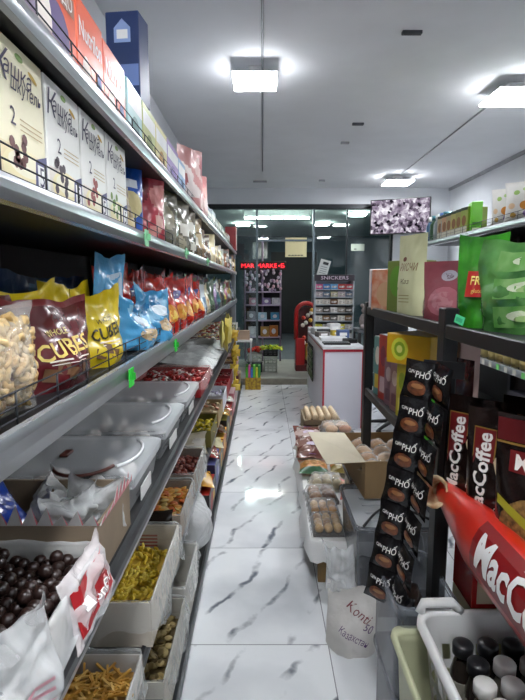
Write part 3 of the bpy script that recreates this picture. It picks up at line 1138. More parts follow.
# things hanging from the price rails
b = MB()
rr = random.Random(3)
goldf, gold2 = film('#cbb04a', rough=.25), film('#b99a34', rough=.2)
t = thing('hanging_sweets', 'bunch of pale yellow packets hanging from the third shelf rail', 'hanging packets', (-.345, 4.35, 1.23), 0)
for i in range(6):
    b = MB()
    b.pouch(.16, .22, .04, [film('#d3c56a'), film('#c9b85a')][i % 2], 130 + i, 'pillow', .01, 8, 8)
    b.build('packet', t, (rr.uniform(-.0, .05), -.28 + .10 * i, -.26 + rr.uniform(-.03, .05)), (0, rr.uniform(-.2, .2), FACE_R + rr.uniform(-.5, .5)))
b = MB()
b.tube([(0, -.3, 0), (.01, .3, 0)], .004, BLACK, 6)
b.build('hanging_strip', t)
t = thing('hanging_garland', 'twisted gold foil garland of sachets hanging down to the bottom shelf', 'hanging garland', (-.325, 5.75, .25), 0)
for i in range(12):
    b = MB()
    q = i * .9
    b.pouch(.115, .085, .03, [goldf, gold2][i % 2], 150 + i, 'pillow', .008, 8, 6)
    b.build('sachet', t, (.012 * math.cos(q), .012 * math.sin(q), .058 * i), (0, .35 * math.sin(q), q))
b = MB()
b.tube([(0, 0, 0), (0, 0, .74)], .004, gold2, 6)
b.build('cord', t)
for i, (x, y, z, lab) in enumerate(((XL + .012, yx(127, XL, 1.25), ZC, 'nearest green price tag on the third shelf rail'), (XL + .012, yx(173, XL, 1.25), ZC, 'farther green price tag on the third shelf rail'),
                                    (XL + .012, yx(143, XL, 1.63), ZB + .012, 'nearest green price tag on the second shelf rail'), (XL + .012, yx(184, XL, 1.63), ZB + .012, 'farther green price tag on the second shelf rail'), (XL + .012, yx(206, XL, 1.63), ZB + .012, 'farthest green price tag on the second shelf rail'))):
    b = MB()
    b.box(-.0015, .0015, -.022, .022, -.05, .0, C('#35d443' if z < 1.5 else '#8fd0a0', .5, 0, .05))
    b.print_rect(-.012, .012, -.032, -.012, C('#2aa836' if z < 1.5 else '#7abf8c', .5))
    tag(b.build('price_tag', None, (x, y, z - .004), 0), lab, 'price tag', 'green price tags')
# ================================================================== left: fourth shelf (boxes of loose sweets, tubs)
def rim_box(name, label, y0, y1, x_f, depth, z, h, m, **kw):
    return tray(name, label, y1 - y0, depth, h, m, (x_f - depth / 2, (y0 + y1) / 2, z), FACE_R, **kw)
LINER2 = clear('#e6e8e8', .30, .25, .7, scale=16)
choc_box = rim_box('sweet_box', 'liner-covered carton of round chocolate sweets at the near end of the fourth shelf', .50, .985, -.345, .42, ZD, .085, GREYCARD, liner=LINER2, drop=.09, seed=2)
choc = C('#2c1c18', .36, 0, .25, 25, coat=.15)
ball = MB()
ball.blob((0, 0, 0), .0135, .0135, .0135, choc, 12, 8)
proto = None
rr = random.Random(9)
spots = []
for layer, zz in ((0, ZD + .070), (1, ZD + .089)):
    for i in range(17):
        for j in range(16):
            x = -.735 + .0275 * j * .93 + (.012 if layer else 0)
            yv = .525 + .0277 * i + (.0138 if j % 2 else 0)
            if yv > .965 or x > -.372 or x < -.745:
                continue
            if layer and rr.random() < .6:
                continue
            spots.append((x + rr.uniform(-.004, .004), yv + rr.uniform(-.004, .004), zz + rr.uniform(-.004, .005)))
for p in spots:
    if proto is None:
        proto = tag(ball.build('chocolate_ball', None, p), 'round dark chocolate sweet heaped in the lined carton on the fourth shelf', 'sweet', 'loose round chocolate sweets')
    else:
        dup(proto, p, (rr.random() * 6, rr.random() * 6, 0))
b = MB()
b.box(-.755, -.352, .508, .977, ZD + .006, ZD + .058, C('#32211c', .6, 0, .3, 30))
tag(b.build('chocolate_filling'), 'lower layers of dark chocolate sweets under the loose round ones', 'sweets', None, 'stuff')
# red and white printed wrapper of that carton's bag, and the clear bag at the frame edge
def wrap(b, w, h, fn):
    b.print_rect(-w * .42, w * .42, h * .12, h * .80, C('#b3242a', .4), fn=fn, n=6)
    b.print_text('ROSHEN', .02, h * .30, .030, WHITE, fn=fn, width=w * .55)
    b.print_disc(w * .24, h * .5, w * .07, h * .10, C('#e8b9b4', .5), fn=fn)
    b.print_rect(-w * .33, -w * .2, h * .40, h * .56, WHITE, fn=fn)
bag('printed_wrapper', 'red printed clear wrapper folded over the front of the chocolate carton', 'wrapper', .22, .13, .03, clear('#f0e8e8', .4, .15, .6), (-.320, .90, .855), (0, 0, FACE_R)[2], None, 171, 'pillow', wrap, wr=.012, tilt=-.25)
def pinkwrap(b, w, h, fn):
    for k in range(4):
        b.print_rect(-w * .2, w * .25, h * (.25 + .09 * k), h * (.28 + .09 * k), C('#b8848e', .5), fn=fn, n=3)
bag('clear_bag', 'crumpled clear bag with pink print at the near frame edge of the fourth shelf', 'bag', .19, .20, .08, clear('#e4e6e6', .28, .25, .1), (-.335, .585, ZD - .0), FACE_R - .2, None, 172, 'pillow', pinkwrap, wr=.03)
# cardboard box with torn flaps, a blue packet and crumpled clear bags inside
torn_box = rim_box('carton_box', 'brown cardboard box with torn white edges between sweets and plastic tubs', 1.0, 1.255, -.35, .40, ZD, .125, C('#8b7a66', .85, 0, .15, 12), th=.006)
b = MB()
rr = random.Random(4)
for (x0, y0, x1, y1, n) in ((-.735, 1.0, -.35, 1.0, 12), (-.345, 1.0, -.345, 1.25, 8)):
    for i in range(n):
        a, c = i / n, (i + 1) / n
        p, q = (x0 + (x1 - x0) * a, y0 + (y1 - y0) * a), (x0 + (x1 - x0) * c, y0 + (y1 - y0) * c)
        hgt_ = rr.uniform(.02, .075)
        b.add([(p[0], p[1], .99), (q[0], q[1], .99), ((p[0] + q[0]) / 2 + .012, (p[1] + q[1]) / 2 - .012, 1.0 + hgt_ * .6), (p[0] + .003, p[1], .99), (q[0] + .003, q[1] + .002, .99)], [(0, 1, 2), (3, 2, 4), (0, 2, 3), (1, 4, 2)], [C('#e3e0dc', .6), C('#c9707a', .5), C('#e3e0dc', .6), C('#c9707a', .5)][:4])
attach(b.build('torn_edge'), torn_box)
def bl(b, w, h, fn):
    b.print_disc(0, h * .5, w * .2, h * .14, C('#c8404a', .4), fn=fn)
    b.print_disc(w * .05, h * .5, w * .1, h * .08, C('#e3c3c4', .4), fn=fn)
bag('sweet_packet', 'blue packet with a red spot inside the torn cardboard box', 'packet', .2, .22, .07, film('#23409c', rough=.2), (-.60, 1.055, .93), FACE_R - .5, None, 174, 'pillow', bl, wr=.012, tilt=-.9)
for i, (x, y) in enumerate(((-.45, 1.13), (-.53, 1.19), (-.42, 1.2))):
    bag('clear_bag', 'crumpled clear bag inside the torn cardboard box, ' + ['nearest its front corner', 'against its back wall', 'beside the plastic tub'][i], 'bag', .16, .12, .09, clear('#e3e6e6', .4, .2, .8), (x, y, .893), FACE_R - .6 + i, None, 176 + i, 'pillow', wr=.03)


def tub(label, y0, y1, x_f, depth, z, h, seed):
    t = thing('storage_tub', label, 'storage tub', (x_f - depth / 2, (y0 + y1) / 2, z), FACE_R, 'lidded clear storage tubs')
    w, d = y1 - y0, depth
    cl = clear('#d5d9dc', .22, .25, .1, scale=6)
    lid = clear('#e4e7ea', .2, .3, .12, scale=5)
    b = MB()
    k = .93
    def ring(s, zz, n=6, r=.03):
        P = []
        a, c = w / 2 * s, d / 2 * s
        for qx, qy, st in ((1, -1, -PI / 2), (1, 1, 0), (-1, 1, PI / 2), (-1, -1, PI)):
            for i in range(n + 1):
                q = st + PI / 2 * i / n
                P.append((qx * (a - r) + r * math.cos(q), qy * (c - r) + r * math.sin(q), zz))
        return P
    def loft(rings, m, cap0=True, cap1=False):
        n = len(rings[0])
        vs = [p for r_ in rings for p in r_]
        fs = [(j * n + i, j * n + (i + 1) % n, (j + 1) * n + (i + 1) % n, (j + 1) * n + i) for j in range(len(rings) - 1) for i in range(n)]
        if cap0: fs.append(tuple(range(n))[::-1])
        if cap1: fs.append(tuple((len(rings) - 1) * n + i for i in range(n)))
        b.add(vs, fs, m, True)
    loft([ring(.88, 0), ring(.90, .01), ring(.96, h - .02), ring(.985, h - .018)], cl)
    b.build('tub_body', t)
    b = MB()
    loft([ring(1.0, h - .022), ring(1.005, h), ring(.985, h + .004), ring(.95, h + .003), ring(.93, h + .010), ring(.6, h + .014)], lid, False, True)
    l = b.build('lid', t)
    b = MB()
    b.tube([(w * .05 * q * 0 + w * .32 * math.sin(a), -d * .30 + d * .14 * math.cos(a) * -1, h + .018) for q, a in ((0, -1.2 + .3 * i) for i in range(9))], .005, clear('#f2f4f6', .6, .2, .1), 6)
    b.build('handle', l)
    b = MB()
    n = 12
    rr = random.Random(seed)
    for i in range(n):
        b.blob((rr.uniform(-.33, .33) * w, rr.uniform(-.3, .3) * d, h * .25 + rr.uniform(0, .3) * h), .035, .03, h * .26, C('#e0d8d2', .5, 0, .3, 12), 8, 5)
    c = b.build('sweets_in_tub', t)
    c['kind'] = 'stuff'
    b = MB()
    b.box(-w * .16, w * .16, -d * .475, -d * .468, .0, h * .38, WHITE)
    b.build('paper_label', t, None, None)
    return t
tub1 = tub('clear lidded tub with a brown curved handle mark, next to the torn cardboard box', 1.265, 1.665, -.345, .43, ZD, .108, 1)
b = MB()
b.tube([(-.50 + .09 * math.cos(a), 1.33 + .12 * math.sin(a) + .05, ZD + .131) for a in [-2.6 + .25 * i for i in range(10)]], .005, C('#5a2e26', .4), 6)
b.box(-.60, -.575, 1.42, 1.47, ZD + .125, ZD + .133, C('#5a2e26', .4), .002)
attach(b.build('brown_handle'), tub1)
tub('clear lidded tub second from the torn cardboard box', 1.70, 2.17, -.345, .43, ZD, .104, 2)
tub('clear lidded tub touching the red tray', 2.20, 2.69, -.345, .43, ZD, .096, 3)
rim_box('sweet_box', 'red open tray of wrapped sweets beyond the clear tubs', 2.73, 3.25, -.345, .42, ZD, .085, C('#a01f22', .45), inner=C('#7d1a1c', .5), liner=clear('#d8b0ae', .2, .15, .5), drop=.03, seed=5)
def wrapped(cols):
    def f(b, M, rr):
        k = rr.choice(cols)
        b.blob((0, 0, 0), .026, .013, .011, k, 7, 4, M)
        b.add([(.022, 0, 0), (.04, -.012, .002), (.04, .012, -.002)], [(0, 1, 2)], k, False, M)
        b.add([(-.022, 0, 0), (-.04, -.012, .002), (-.04, .012, -.002)], [(0, 1, 2)], k, False, M)
    return f
pile('wrapped_sweets', 'white and red wrapped sweets heaped in the red tray', 'sweets', .48, .38, .05, 120, wrapped([film('#d9cfc8'), film('#b8322e'), film('#8e2624')]), film('#7a2422'), (-.555, 2.99, ZD), FACE_R, 3)
for i, (y0, y1) in enumerate(((3.3, 3.72), (3.75, 4.2), (4.23, 4.7))):
    bag('clear_bag', 'large clear bag of sweets lying %s beyond the red tray' % ORD[i], 'bag', y1 - y0, .40, .10, clear('#d9dcda', .5, .15, .6), (-.33, (y0 + y1) / 2, ZD + .065), FACE_R, 'clear bags lying on the fourth shelf', 180 + i, 'pillow', None, wr=.02, tilt=-1.45)
    b = MB()
    b.box(-.74, -.38, y0 + .03, y1 - .03, ZD, ZD + .012, C('#b9b0a4', .6), .01)
    tag(b.build('cardboard_pad'), 'flat board under the %s clear bag beyond the red tray' % ORD[i], 'board')
y = 4.75
for i, (hx, nm) in enumerate((('#6d3b34', 'brown'), ('#8e8f92', 'grey'), ('#a33a36', 'red'), ('#c9b98e', 'tan'), ('#5d6a55', 'green'), ('#d5d2c8', 'white'))):
    rim_box('sweet_box', '%s open box, %s beyond the clear bags on the fourth shelf' % (nm, ORD[i]), y, y + .37, -.355, .40, ZD, .08, C(hx, .6), group='far boxes on the fourth shelf')
    pile('loose_sweets', 'sweets filling the %s open box on the fourth shelf' % nm, 'sweets', .34, .37, .055, 40, wrapped([film('#d6c58a'), film('#a8433c'), film('#cfcac2')]), film('#6d5040'), (-.555, y + .185, ZD), FACE_R, 40 + i)
    y += .40

# ================================================================== left: fifth shelf
WG = C('#c6bdae', .7, 0, .08, 10)
LIN = clear('#e4e7e6', .14, .2, .7, scale=18)
def stick(cols, L, r):
    def f(b, M, rr):
        l = L * rr.uniform(.6, 1.1)
        b.box(-l / 2, l / 2, -r, r, -r, r, rr.choice(cols), 0, M)
    return f
rim_box('snack_box', 'grey card box of straw snacks at the near end of the fifth shelf', .74, 1.27, -.335, .42, ZE, .075, GREYCARD, liner=LIN, drop=.09, seed=11)
pile('straw_snacks', 'thin golden straw snacks heaped in the nearest grey card box', 'snacks', .51, .39, .03, 620, stick([C('#c79a45', .6), C('#b98735', .6), C('#d8b266', .6)], .075, .0028), C('#9a7030', .7), (-.545, 1.005, ZE), FACE_R, 4, .04)
pasta_box = rim_box('snack_box', 'white card box of yellow pasta twists with faded red print inside', 1.39, 1.885, -.335, .41, ZE, .145, WG, liner=LIN, drop=.10, seed=12)
b = MB()
for k in range(4):
    b.print_rect(-.16, -.08, .06 + .014 * k, .068 + .014 * k, C('#a8605a', .6))
    b.print_rect(-.0, .07, .055 + .014 * k, .063 + .014 * k, C('#a8605a', .6))
attach(b.build('faded_print', None, (-.49, 1.879, ZE + .0), 0), pasta_box)
def twist(cols):
    def f(b, M, rr):
        l = .042
        P = [M @ Vector(((-.5 + i / 4) * l, .004 * math.sin(i * 1.7), .004 * math.cos(i * 1.7))) for i in range(5)]
        b.tube(P, [.004, .007, .0065, .007, .004], rr.choice(cols), 6)
    return f
pile('pasta_twists', 'bright yellow short twists filling the white card box', 'snacks', .46, .38, .05, 330, twist([C('#e6c638', .5), C('#efd658', .5), C('#d6b22c', .5)]), C('#b8962a', .7), (-.54, 1.642, ZE), FACE_R, 5, .02)
bag('dark_packet', 'dark brown glossy packet wedged beyond the yellow pasta box', 'packet', .36, .16, .08, film('#2e2622', rough=.15), (-.53, 1.95, ZE + .01), 0, None, 191, 'pillow', wr=.014)
rim_box('snack_box', 'brown card box of orange crackers, second beyond the yellow pasta', 2.02, 2.41, -.35, .40, ZE, .115, C('#8d7760', .8), liner=LIN, drop=.08, seed=13)
def disc(cols, r):
    def f(b, M, rr):
        b.lathe([(r * .8, -.003), (r, 0), (r * .8, .003)], rr.choice(cols), 8, M)
    return f
pile('orange_crackers', 'orange and tan crackers heaped in the brown card box', 'snacks', .37, .37, .075, 170, disc([C('#d08a2e', .5), C('#c8662a', .5), C('#bfa25e', .5), C('#dca24a', .5)], .020), C('#8a5a28', .7), (-.535, 2.215, ZE), FACE_R, 6)
rim_box('snack_box', 'brown card box of red brown peanuts under a clear liner', 2.44, 2.86, -.35, .40, ZE, .13, C('#7a6654', .8), liner=LIN, drop=.08, seed=14)
def egg(cols, a, c):
    return lambda b, M, rr: b.blob((0, 0, 0), a, c, c, rr.choice(cols), 7, 5, M)
pile('peanuts', 'red brown coated peanuts filling the brown card box', 'snacks', .40, .37, .075, 230, egg([C('#7a3026', .5), C('#8f4535', .5), C('#a3675a', .5), C('#5f231d', .5)], .016, .011), C('#4c201a', .7), (-.535, 2.65, ZE), FACE_R, 7)
for i, (y, lab) in enumerate(((2.98, 'cream square biscuit packet in a clear bag, nearest the peanuts'), (3.12, 'cream square biscuit packet in a clear bag, nearest the yellow sweets'))):
    bag('biscuit_packet', lab, 'packet', .34, .15, .10, patchy(film('#cdc4ac'), [film('#8e8a72'), C('#e5e1d6', .4)], 195 + i), (-.52, y, ZE), 0, None, 195 + i, 'pillow', wr=.01)
rim_box('sweet_box', 'olive card box of yellow wrapped sweets on the fifth shelf', 3.24, 3.68, -.345, .40, ZE, .12, C('#6d6426', .6))
pile('yellow_sweets', 'bright yellow wrapped sweets in the olive box', 'sweets', .42, .38, .07, 90, wrapped([film('#d9c31c'), film('#c2a912'), film('#8f7f1c')]), film('#5a5212'), (-.535, 3.46, ZE), FACE_R, 8)
spec = [('tan', '#a88f66', '#e0d2ae', '#c98a6a'), ('white', '#d5d5da', '#b9b4cc', '#e4e3ea'), ('red', '#9b2529', '#b5373a', '#86201f'), ('dark red', '#7a2226', '#98292c', '#5f1718'), ('grey', '#84868a', '#b9babd', '#d2d2d2'), ('brown', '#6b4c3a', '#a5805a', '#caa878'), ('pale pink', '#c79a9a', '#e0c2c0', '#b87878')]
y = 3.72
for i, (cn, a, c2, c3) in enumerate(spec):
    rim_box('sweet_box', '%s box of packets, %s beyond the yellow sweets on the fifth shelf' % (cn, ORD[i]), y, y + .44, -.338, .40, ZE, .12 + .02 * (i % 2), C(a, .6), group='far boxes on the fifth shelf')
    pile('packets', 'small packets filling the %s box on the fifth shelf' % cn, 'sweets', .42, .38, .085, 50, wrapped([film(c2), film(c3)]), film(a), (-.54, y + .22, ZE), FACE_R, 50 + i)
    y += .47

# ================================================================== left: bottom shelf
rim_box('snack_box', 'dark grey open box at the near end of the bottom shelf', .98, 1.40, -.312, .42, ZF, .13, C('#8d857a', .8), liner=LIN, drop=.08, seed=21)
b = MB()
b.box(-.69, -.30, 1.0, 1.38, ZF + .01, ZF + .06, C('#3a3230', .7, 0, .3, 20), .01)
tag(b.build('dark_packet'), 'dark flat packet lying at the bottom of the nearest bottom-shelf box', 'packet')
rim_box('snack_box', 'grey card box of brown flakes on the bottom shelf', 1.43, 1.86, -.312, .42, ZF, .175, C('#b9b3a4', .8), liner=LIN, drop=.08, seed=22)
pile('brown_flakes', 'olive brown puffed flakes filling the grey card box at floor level', 'snacks', .41, .39, .10, 260, disc([C('#8a7440', .6), C('#a08a55', .6), C('#6f5b30', .6), C('#b5a06a', .6)], .017), C('#5e4c28', .7), (-.522, 1.645, ZF), FACE_R, 9, .04)
rim_box('snack_box', 'white card box with a pale clear bag inside on the bottom shelf', 1.88, 2.24, -.312, .42, ZF, .20, C('#c9c6bd', .7), liner=LIN, drop=.06, seed=23)
bag('flour_bag', 'pale clear bag of white sweets inside the white card box', 'bag', .30, .16, .10, clear('#dcdcd6', .6, .25, .6), (-.47, 2.06, ZF + .01), FACE_R, None, 201, 'pillow', wr=.016)
bag('clear_bag', 'white translucent bag bulging from the bottom shelf towards the aisle', 'bag', .46, .30, .24, clear('#e6e8e8', .6, .25, .7), (-.385, 2.55, ZF), FACE_R, None, 202, 'pillow', wr=.03)
spec = [('black and red', '#23201f', '#a8261f', '#d8b12f'), ('dark blue', '#23264a', '#6b6fae', '#b9bcd8'), ('black and gold', '#232220', '#c2922c', '#70602c'), ('orange', '#c06a1c', '#e0aa3c', '#5a2a12'), ('black', '#1f1f20', '#8f8a3a', '#c9c4a0'), ('brown', '#4a3020', '#d07a2a', '#e6cfa0'),
        ('dark red', '#6d1f22', '#b8484a', '#dcb3a8'), ('pink', '#b06a72', '#e2c0c0', '#8d3840'), ('white', '#c9c9c6', '#a85a58', '#e6e6e2'), ('grey', '#7b7d80', '#bcbcbc', '#57585a'), ('maroon', '#5a2024', '#a06058', '#d0b0a0'), ('tan', '#a58c68', '#d8c8a0', '#7c6440')]
y = 2.82
for i, (cn, a, c2, c3) in enumerate(spec):
    def art(b, w, h, yy, c2=c2, c3=c3):
        b.print_disc(-w * .1, h * .5, w * .2, h * .3, C(c2, .45), yy)
        b.print_rect(w * .12, w * .42, h * .3, h * .6, C(c3, .45), yy)
    t = carton('sweet_carton', '%s carton, %s beyond the white bag on the bottom shelf' % (cn, ORD[i]), 'carton', .34, .18 + .05 * (i % 3 == 1), .40, C(a, .4), (-.515, y + .175, ZF), FACE_R, 'cartons on the bottom shelf', art,
               top=C(c2, .45))
    y += .363
for i in range(7):
    b = MB()
    k = ['#c8902c', '#7d2a26', '#cfc6a0', '#5a3a24', '#b3862a', '#97342e', '#d2cfc6'][i]
    b.pouch(.28, .20, .05, film(k, rough=.2), 220 + i, 'pillow', .01, 8, 8)
    tag(b.build('sweet_packet', None, (-.315, 3.0 + .36 * i * 1.02, ZF + .21 + .05 * (i % 3 == 1)), (-1.4, 0, FACE_R + .2)), '%s flat packet lying on the %s bottom-shelf carton from the white bag' % (['gold', 'red brown', 'cream', 'dark brown', 'amber', 'brick red', 'white'][i], ORD[i]), 'packet', 'packets lying on the bottom cartons')
# ================================================================== entrance: crates, displays, counter
def crate(name, label, w, d, h, m, loc, rot=0.0, group=None, slots=3):
    t = thing(name, label, 'crate', loc, rot, group)
    b = MB()
    b.box(-w / 2, w / 2, -d / 2, d / 2, 0, .01, m)
    for sy in (-1, 1):
        y0, y1 = sorted((sy * d / 2, sy * (d / 2 - .012)))
        for k in range(slots):
            b.box(-w / 2, w / 2, y0, y1, h * (k + .08) / slots, h * (k + .7) / slots, m)
        for q in (-.5, -.17, .17, .5):
            b.box(w * q - .012 - .012 * (q > .3) + .012 * (q < -.3), w * q + .012 - .012 * (q > .3) + .012 * (q < -.3), y0 + .0, y1, 0, h, m)
    for sx in (-1, 1):
        x0, x1 = sorted((sx * w / 2, sx * (w / 2 - .012)))
        for k in range(slots):
            b.box(x0, x1, -d / 2 + .012, d / 2 - .012, h * (k + .08) / slots, h * (k + .7) / slots, m)
        for q in (-.3, .3):
            b.box(x0, x1, d * q - .012, d * q + .012, 0, h, m)
    b.box(-w / 2 - .006, w / 2 + .006, -d / 2 - .006, -d / 2 + .014, h - .012, h, m)
    b.box(-w / 2 - .006, w / 2 + .006, d / 2 - .014, d / 2 + .006, h - .012, h, m)
    b.build('crate_body', t)
    return t
wc, dc, bc = C('#c9cfc6', .5), C('#2c3036', .5), C('#1d1f22', .5)
crate('produce_crate', 'dark crate under the white one at the left of the entrance step', .23, .3, .16, C('#33384a', .5), (-.12, 7.95, .10))
crate('produce_crate', 'white crate on the dark crate beside the red bunch', .23, .3, .12, wc, (-.12, 7.95, .26))
crate('produce_crate', 'white crate standing lowest in the right-hand crate stack', .21, .3, .13, wc, (.125, 7.93, .10))
crate('produce_crate', 'white crate second in the right-hand crate stack', .21, .3, .13, wc, (.125, 7.93, .23))
crate('produce_crate', 'black crate of yellow green greens on top of the right-hand stack', .23, .32, .10, bc, (.125, 7.93, .36))
b = MB()
rr = random.Random(21)
for i in range(60):
    x, y = rr.uniform(-.15, .16), rr.uniform(-.14, .14)
    M = Matrix.Translation((x, y, .04 + rr.uniform(0, .06) * (1 - abs(x) * 4))) @ Matrix.Rotation(rr.random() * 6.3, 4, 'Z') @ Matrix.Rotation(rr.uniform(-.7, .2), 4, 'Y')
    b.blob((0, 0, 0), .055, .022, .008, rr.choice([C('#b9cf28', .5), C('#d8d433', .5), C('#86ab2a', .5)]), 7, 4, M)
tag(b.build('leafy_greens', None, (.13, 7.93, .42)), 'yellow green leafy produce heaped in the black crate', 'greens', None, 'stuff')
b = MB()
for i in range(26):
    x, y = rr.uniform(-.1, .1), rr.uniform(-.12, .12)
    b.blob((x, y, .02 + rr.uniform(0, .06)), .032, .032, .028, rr.choice([C('#b3261c', .4), C('#c93a22', .4)]), 8, 5)
tag(b.build('red_produce', None, (-.12, 7.95, .385)), 'red produce heaped in the white crate at the left', 'produce', None, 'stuff')
# colourful carton at the foot of the shelving
t = thing('lolly_display', 'yellow display box of green and pink packets on the floor at the shelf end', 'display box', (-.17, 7.28 - .12, 0), 0)
t.location = (-.135, 7.05, 0)
b = MB()
b.box(-.11, .11, -.1, .1, 0, .17, C('#b89a26', .5, 0, .3, 30, h2='#7a5a1e'), .003)
b.box(-.11, .11, .09, .1, .17, .34, C('#4a7a3a', .5), .003)
b.build('box_body', t)
for i, k in enumerate(('#58c23a', '#d65aa0', '#4a7fd0', '#6fd04a', '#e0d83c', '#3f9a4a')):
    b = MB()
    b.box(-.014, .014, -.07, .07, .10, .30 + .04 * (i % 2), C(k, .4), .004)
    b.build('packet', t, (-.088 + .035 * i, -.01, 0))
# small white table and things at the left of the doorway
t = thing('side_table', 'narrow white table by the left side of the doorway', 'table', (-.30, 7.75, .10))
b = MB()
b.box(-.14, .14, -.15, .15, .50, .53, WHITE, .004)
b.build('tabletop', t)
for sx in (-1, 1):
    for sy in (-1, 1):
        b = MB()
        b.box(sx * .12 - .012, sx * .12 + .012, sy * .13 - .012, sy * .13 + .012, 0, .5, C('#b9bcc0', .4))
        b.build('leg', t)
carton('tan_carton', 'small tan carton on the white table by the doorway', 'carton', .2, .14, .15, C('#b59a84', .6), (-.30, 7.75, .63))
# toy stand outside the glass
t = thing('toy_stand', 'wire stand hung with toys outside the glass, below the red lit sign', 'display stand', (.02, 8.95, -.02))
pole = C('#a58fa8', .35, .5)
for x in (-.33, -.02, .30):
    b = MB()
    b.tube([(x, 0, 0), (x, 0, 2.35 if x == -.02 else 1.78)], .016, pole, 8)
    b.build('pole', t)
for z in (.55, .85, 1.12, 1.35):
    b = MB()
    b.box(-.33, .30, -.14, .12, z, z + .02, C('#b7a4bb', .4, .3), .003)
    b.build('shelf', t)
b = MB()
b.box(-.36, .33, .125, .14, .5, 1.75, C('#2c2a31', .6))
b.build('back_panel', t)
rr = random.Random(33)
pal = ['#e6d9e6', '#c9a6bd', '#d8c9d8', '#f0e6ee', '#9a86a6', '#e2b8c6']
o0 = None
for i in range(64):
    b = None
    p = (.02 - .31 + .62 * rr.random(), 8.95 - .13 - .04 * rr.random(), 1.36 + .36 * rr.random())
    if i < 6:
        b = MB()
        b.blob((0, 0, 0), .026, .02, .03, C(pal[i], .4), 8, 6)
        b.tube([(0, 0, .028), (0, .01, .07)], .002, BLACK, 4)
        o = tag(b.build('charm', None, p), 'small pale charm hanging on the top of the toy stand outside the glass', 'charm', 'charms on the toy stand')
        o0 = o0 or []
        o0.append(o)
    else:
        dup(o0[i % 6], p, (0, 0, rr.random() * 3))
spec = [('blue plate toy', '#4aa0c9', .20, .13, .87), ('white and blue toy', '#a9c9d8', -.02, .13, .87), ('grey boxed toy', '#8e8a93', -.22, .15, .87), ('orange toy pack', '#c9772e', .18, .2, .57), ('yellow brown toy pack', '#a8803c', .02, .18, .57), ('white toy pack', '#cfcad0', -.20, .18, .57), ('pink toy pack', '#c790a8', -.18, .12, 1.14), ('violet toy pack', '#8a76a6', .05, .12, 1.14), ('white boxed toy', '#d0cdd6', .22, .12, 1.14)]
for nm, hx, x, h, z in spec:
    carton('toy_pack', nm + ' on the wire stand outside the glass', 'toy', .15, h, .06, C(hx, .4, 0, .3, 25), (.02 + x, 8.90, z - .02 + .001), 0, None,
           lambda b, w, h, yy: b.print_disc(0, h * .5, w * .25, h * .25, C('#d9d6da', .4), yy))
# red lit sign
t = thing('lit_sign', 'red lit letters MAR MARKET on a dark bar outside the glass', 'sign', (.0, 8.86, 1.80))
b = MB()
b.box(-.40, .42, 0, .04, -.075, .075, C('#3a1416', .5), .004)
b.build('sign_board', t)
b = MB()
b.print_text('MAR MARKE', -.06, 0, .105, glow('#ff2a35', 1.7), -.004, width=.62)
b.print_text('•Б', .33, 0, .10, glow('#ff2a35', 1.7), -.004, width=.11)
b.build('letters', t)
# red sweets machine in the doorway
t = thing('gumball_machine', 'tall red arched sweets machine outside the doorway', 'vending machine', (.70, 8.02, .10))
rd = C('#a81c1c', .35)
b = MB()
b.box(-.17, .17, -.14, .14, 0, .10, C('#5a1214', .5), .006)
b.box(-.17, -.03, -.14, .14, .10, .52, rd, .008)
b.build('base', t)
b = MB()
P = [(-.16, 0, .5), (-.16, 0, .92)] + [(-.16 * math.cos(a), 0, .92 + .16 * math.sin(a)) for a in [i * PI / 10 for i in range(1, 10)]] + [(.16, 0, .92), (.16, 0, .1)]
b.tube(P, .035, rd, 8)
b.build('arch', t)
b = MB()
b.box(-.13, .13, .02, .04, .1, 1.02, C('#4a1517', .5))
b.build('back_panel', t)
for i in range(14):
    b = MB()
    b.blob((0, 0, 0), .034, .034, .034, C(['#e6e0dc', '#d9a83a', '#c9402e', '#e8d8c8'][i % 4], .3), 8, 6)
    b.build('ball', t, (rr.uniform(-.09, .1), -.03, .45 + .04 * i))
b = MB()
b.box(-.01, .13, -.12, .0, .18, .44, C('#b98a2c', .5), .006)
b.build('yellow_box', t)
# papers on the glass
for lab, x0, x1, z0, z1, y in (('large cream paper sheet stuck on the glass above the doorway', .37, .72, 1.92, 2.23, 8.286), ('small pale card stuck on the glass right of the doorway', 1.44, 1.66, 2.02, 2.13, 8.286)):
    b = MB()
    b.box(x0, x1, y - .002, y + .002, z0, z1, C('#e6dba9' if x0 < 1 else '#b9c6b6', .7, 0, .06, 4))
    for k in range(5 if x0 < 1 else 1):
        b.print_rect(x0 + .05 + .05 * k, x0 + .09 + .05 * k, z0 + .02, z0 + .035, INK, y - .003)
    tag(b.build('paper_sheet'), lab, 'paper')

# counter
t = thing('counter', 'white sales counter with red edge trim', 'counter', (.625, 5.05, 0))
cw = C('#d3d2dc', .35, 0, .04, 2)
b = MB()
b.box(.0, .40, 0, 1.65, 0, .83, cw, .003)
b.build('body', t)
b = MB()
b.box(-.015, .415, -.015, 1.67, .83, .86, C('#d9d8de', .3), .004)
b.build('worktop', t)
rtrim = C('#b02036', .4)
b = MB()
b.box(-.006, .406, -.007, 0, .805, .83, rtrim)
b.box(-.008, .010, -.008, .0, 0, .83, rtrim)
b.box(.392, .408, -.008, .0, 0, .83, rtrim)
b.box(-.007, .0, 0, 1.65, .81, .83, rtrim)
b.build('edge_trim', t)
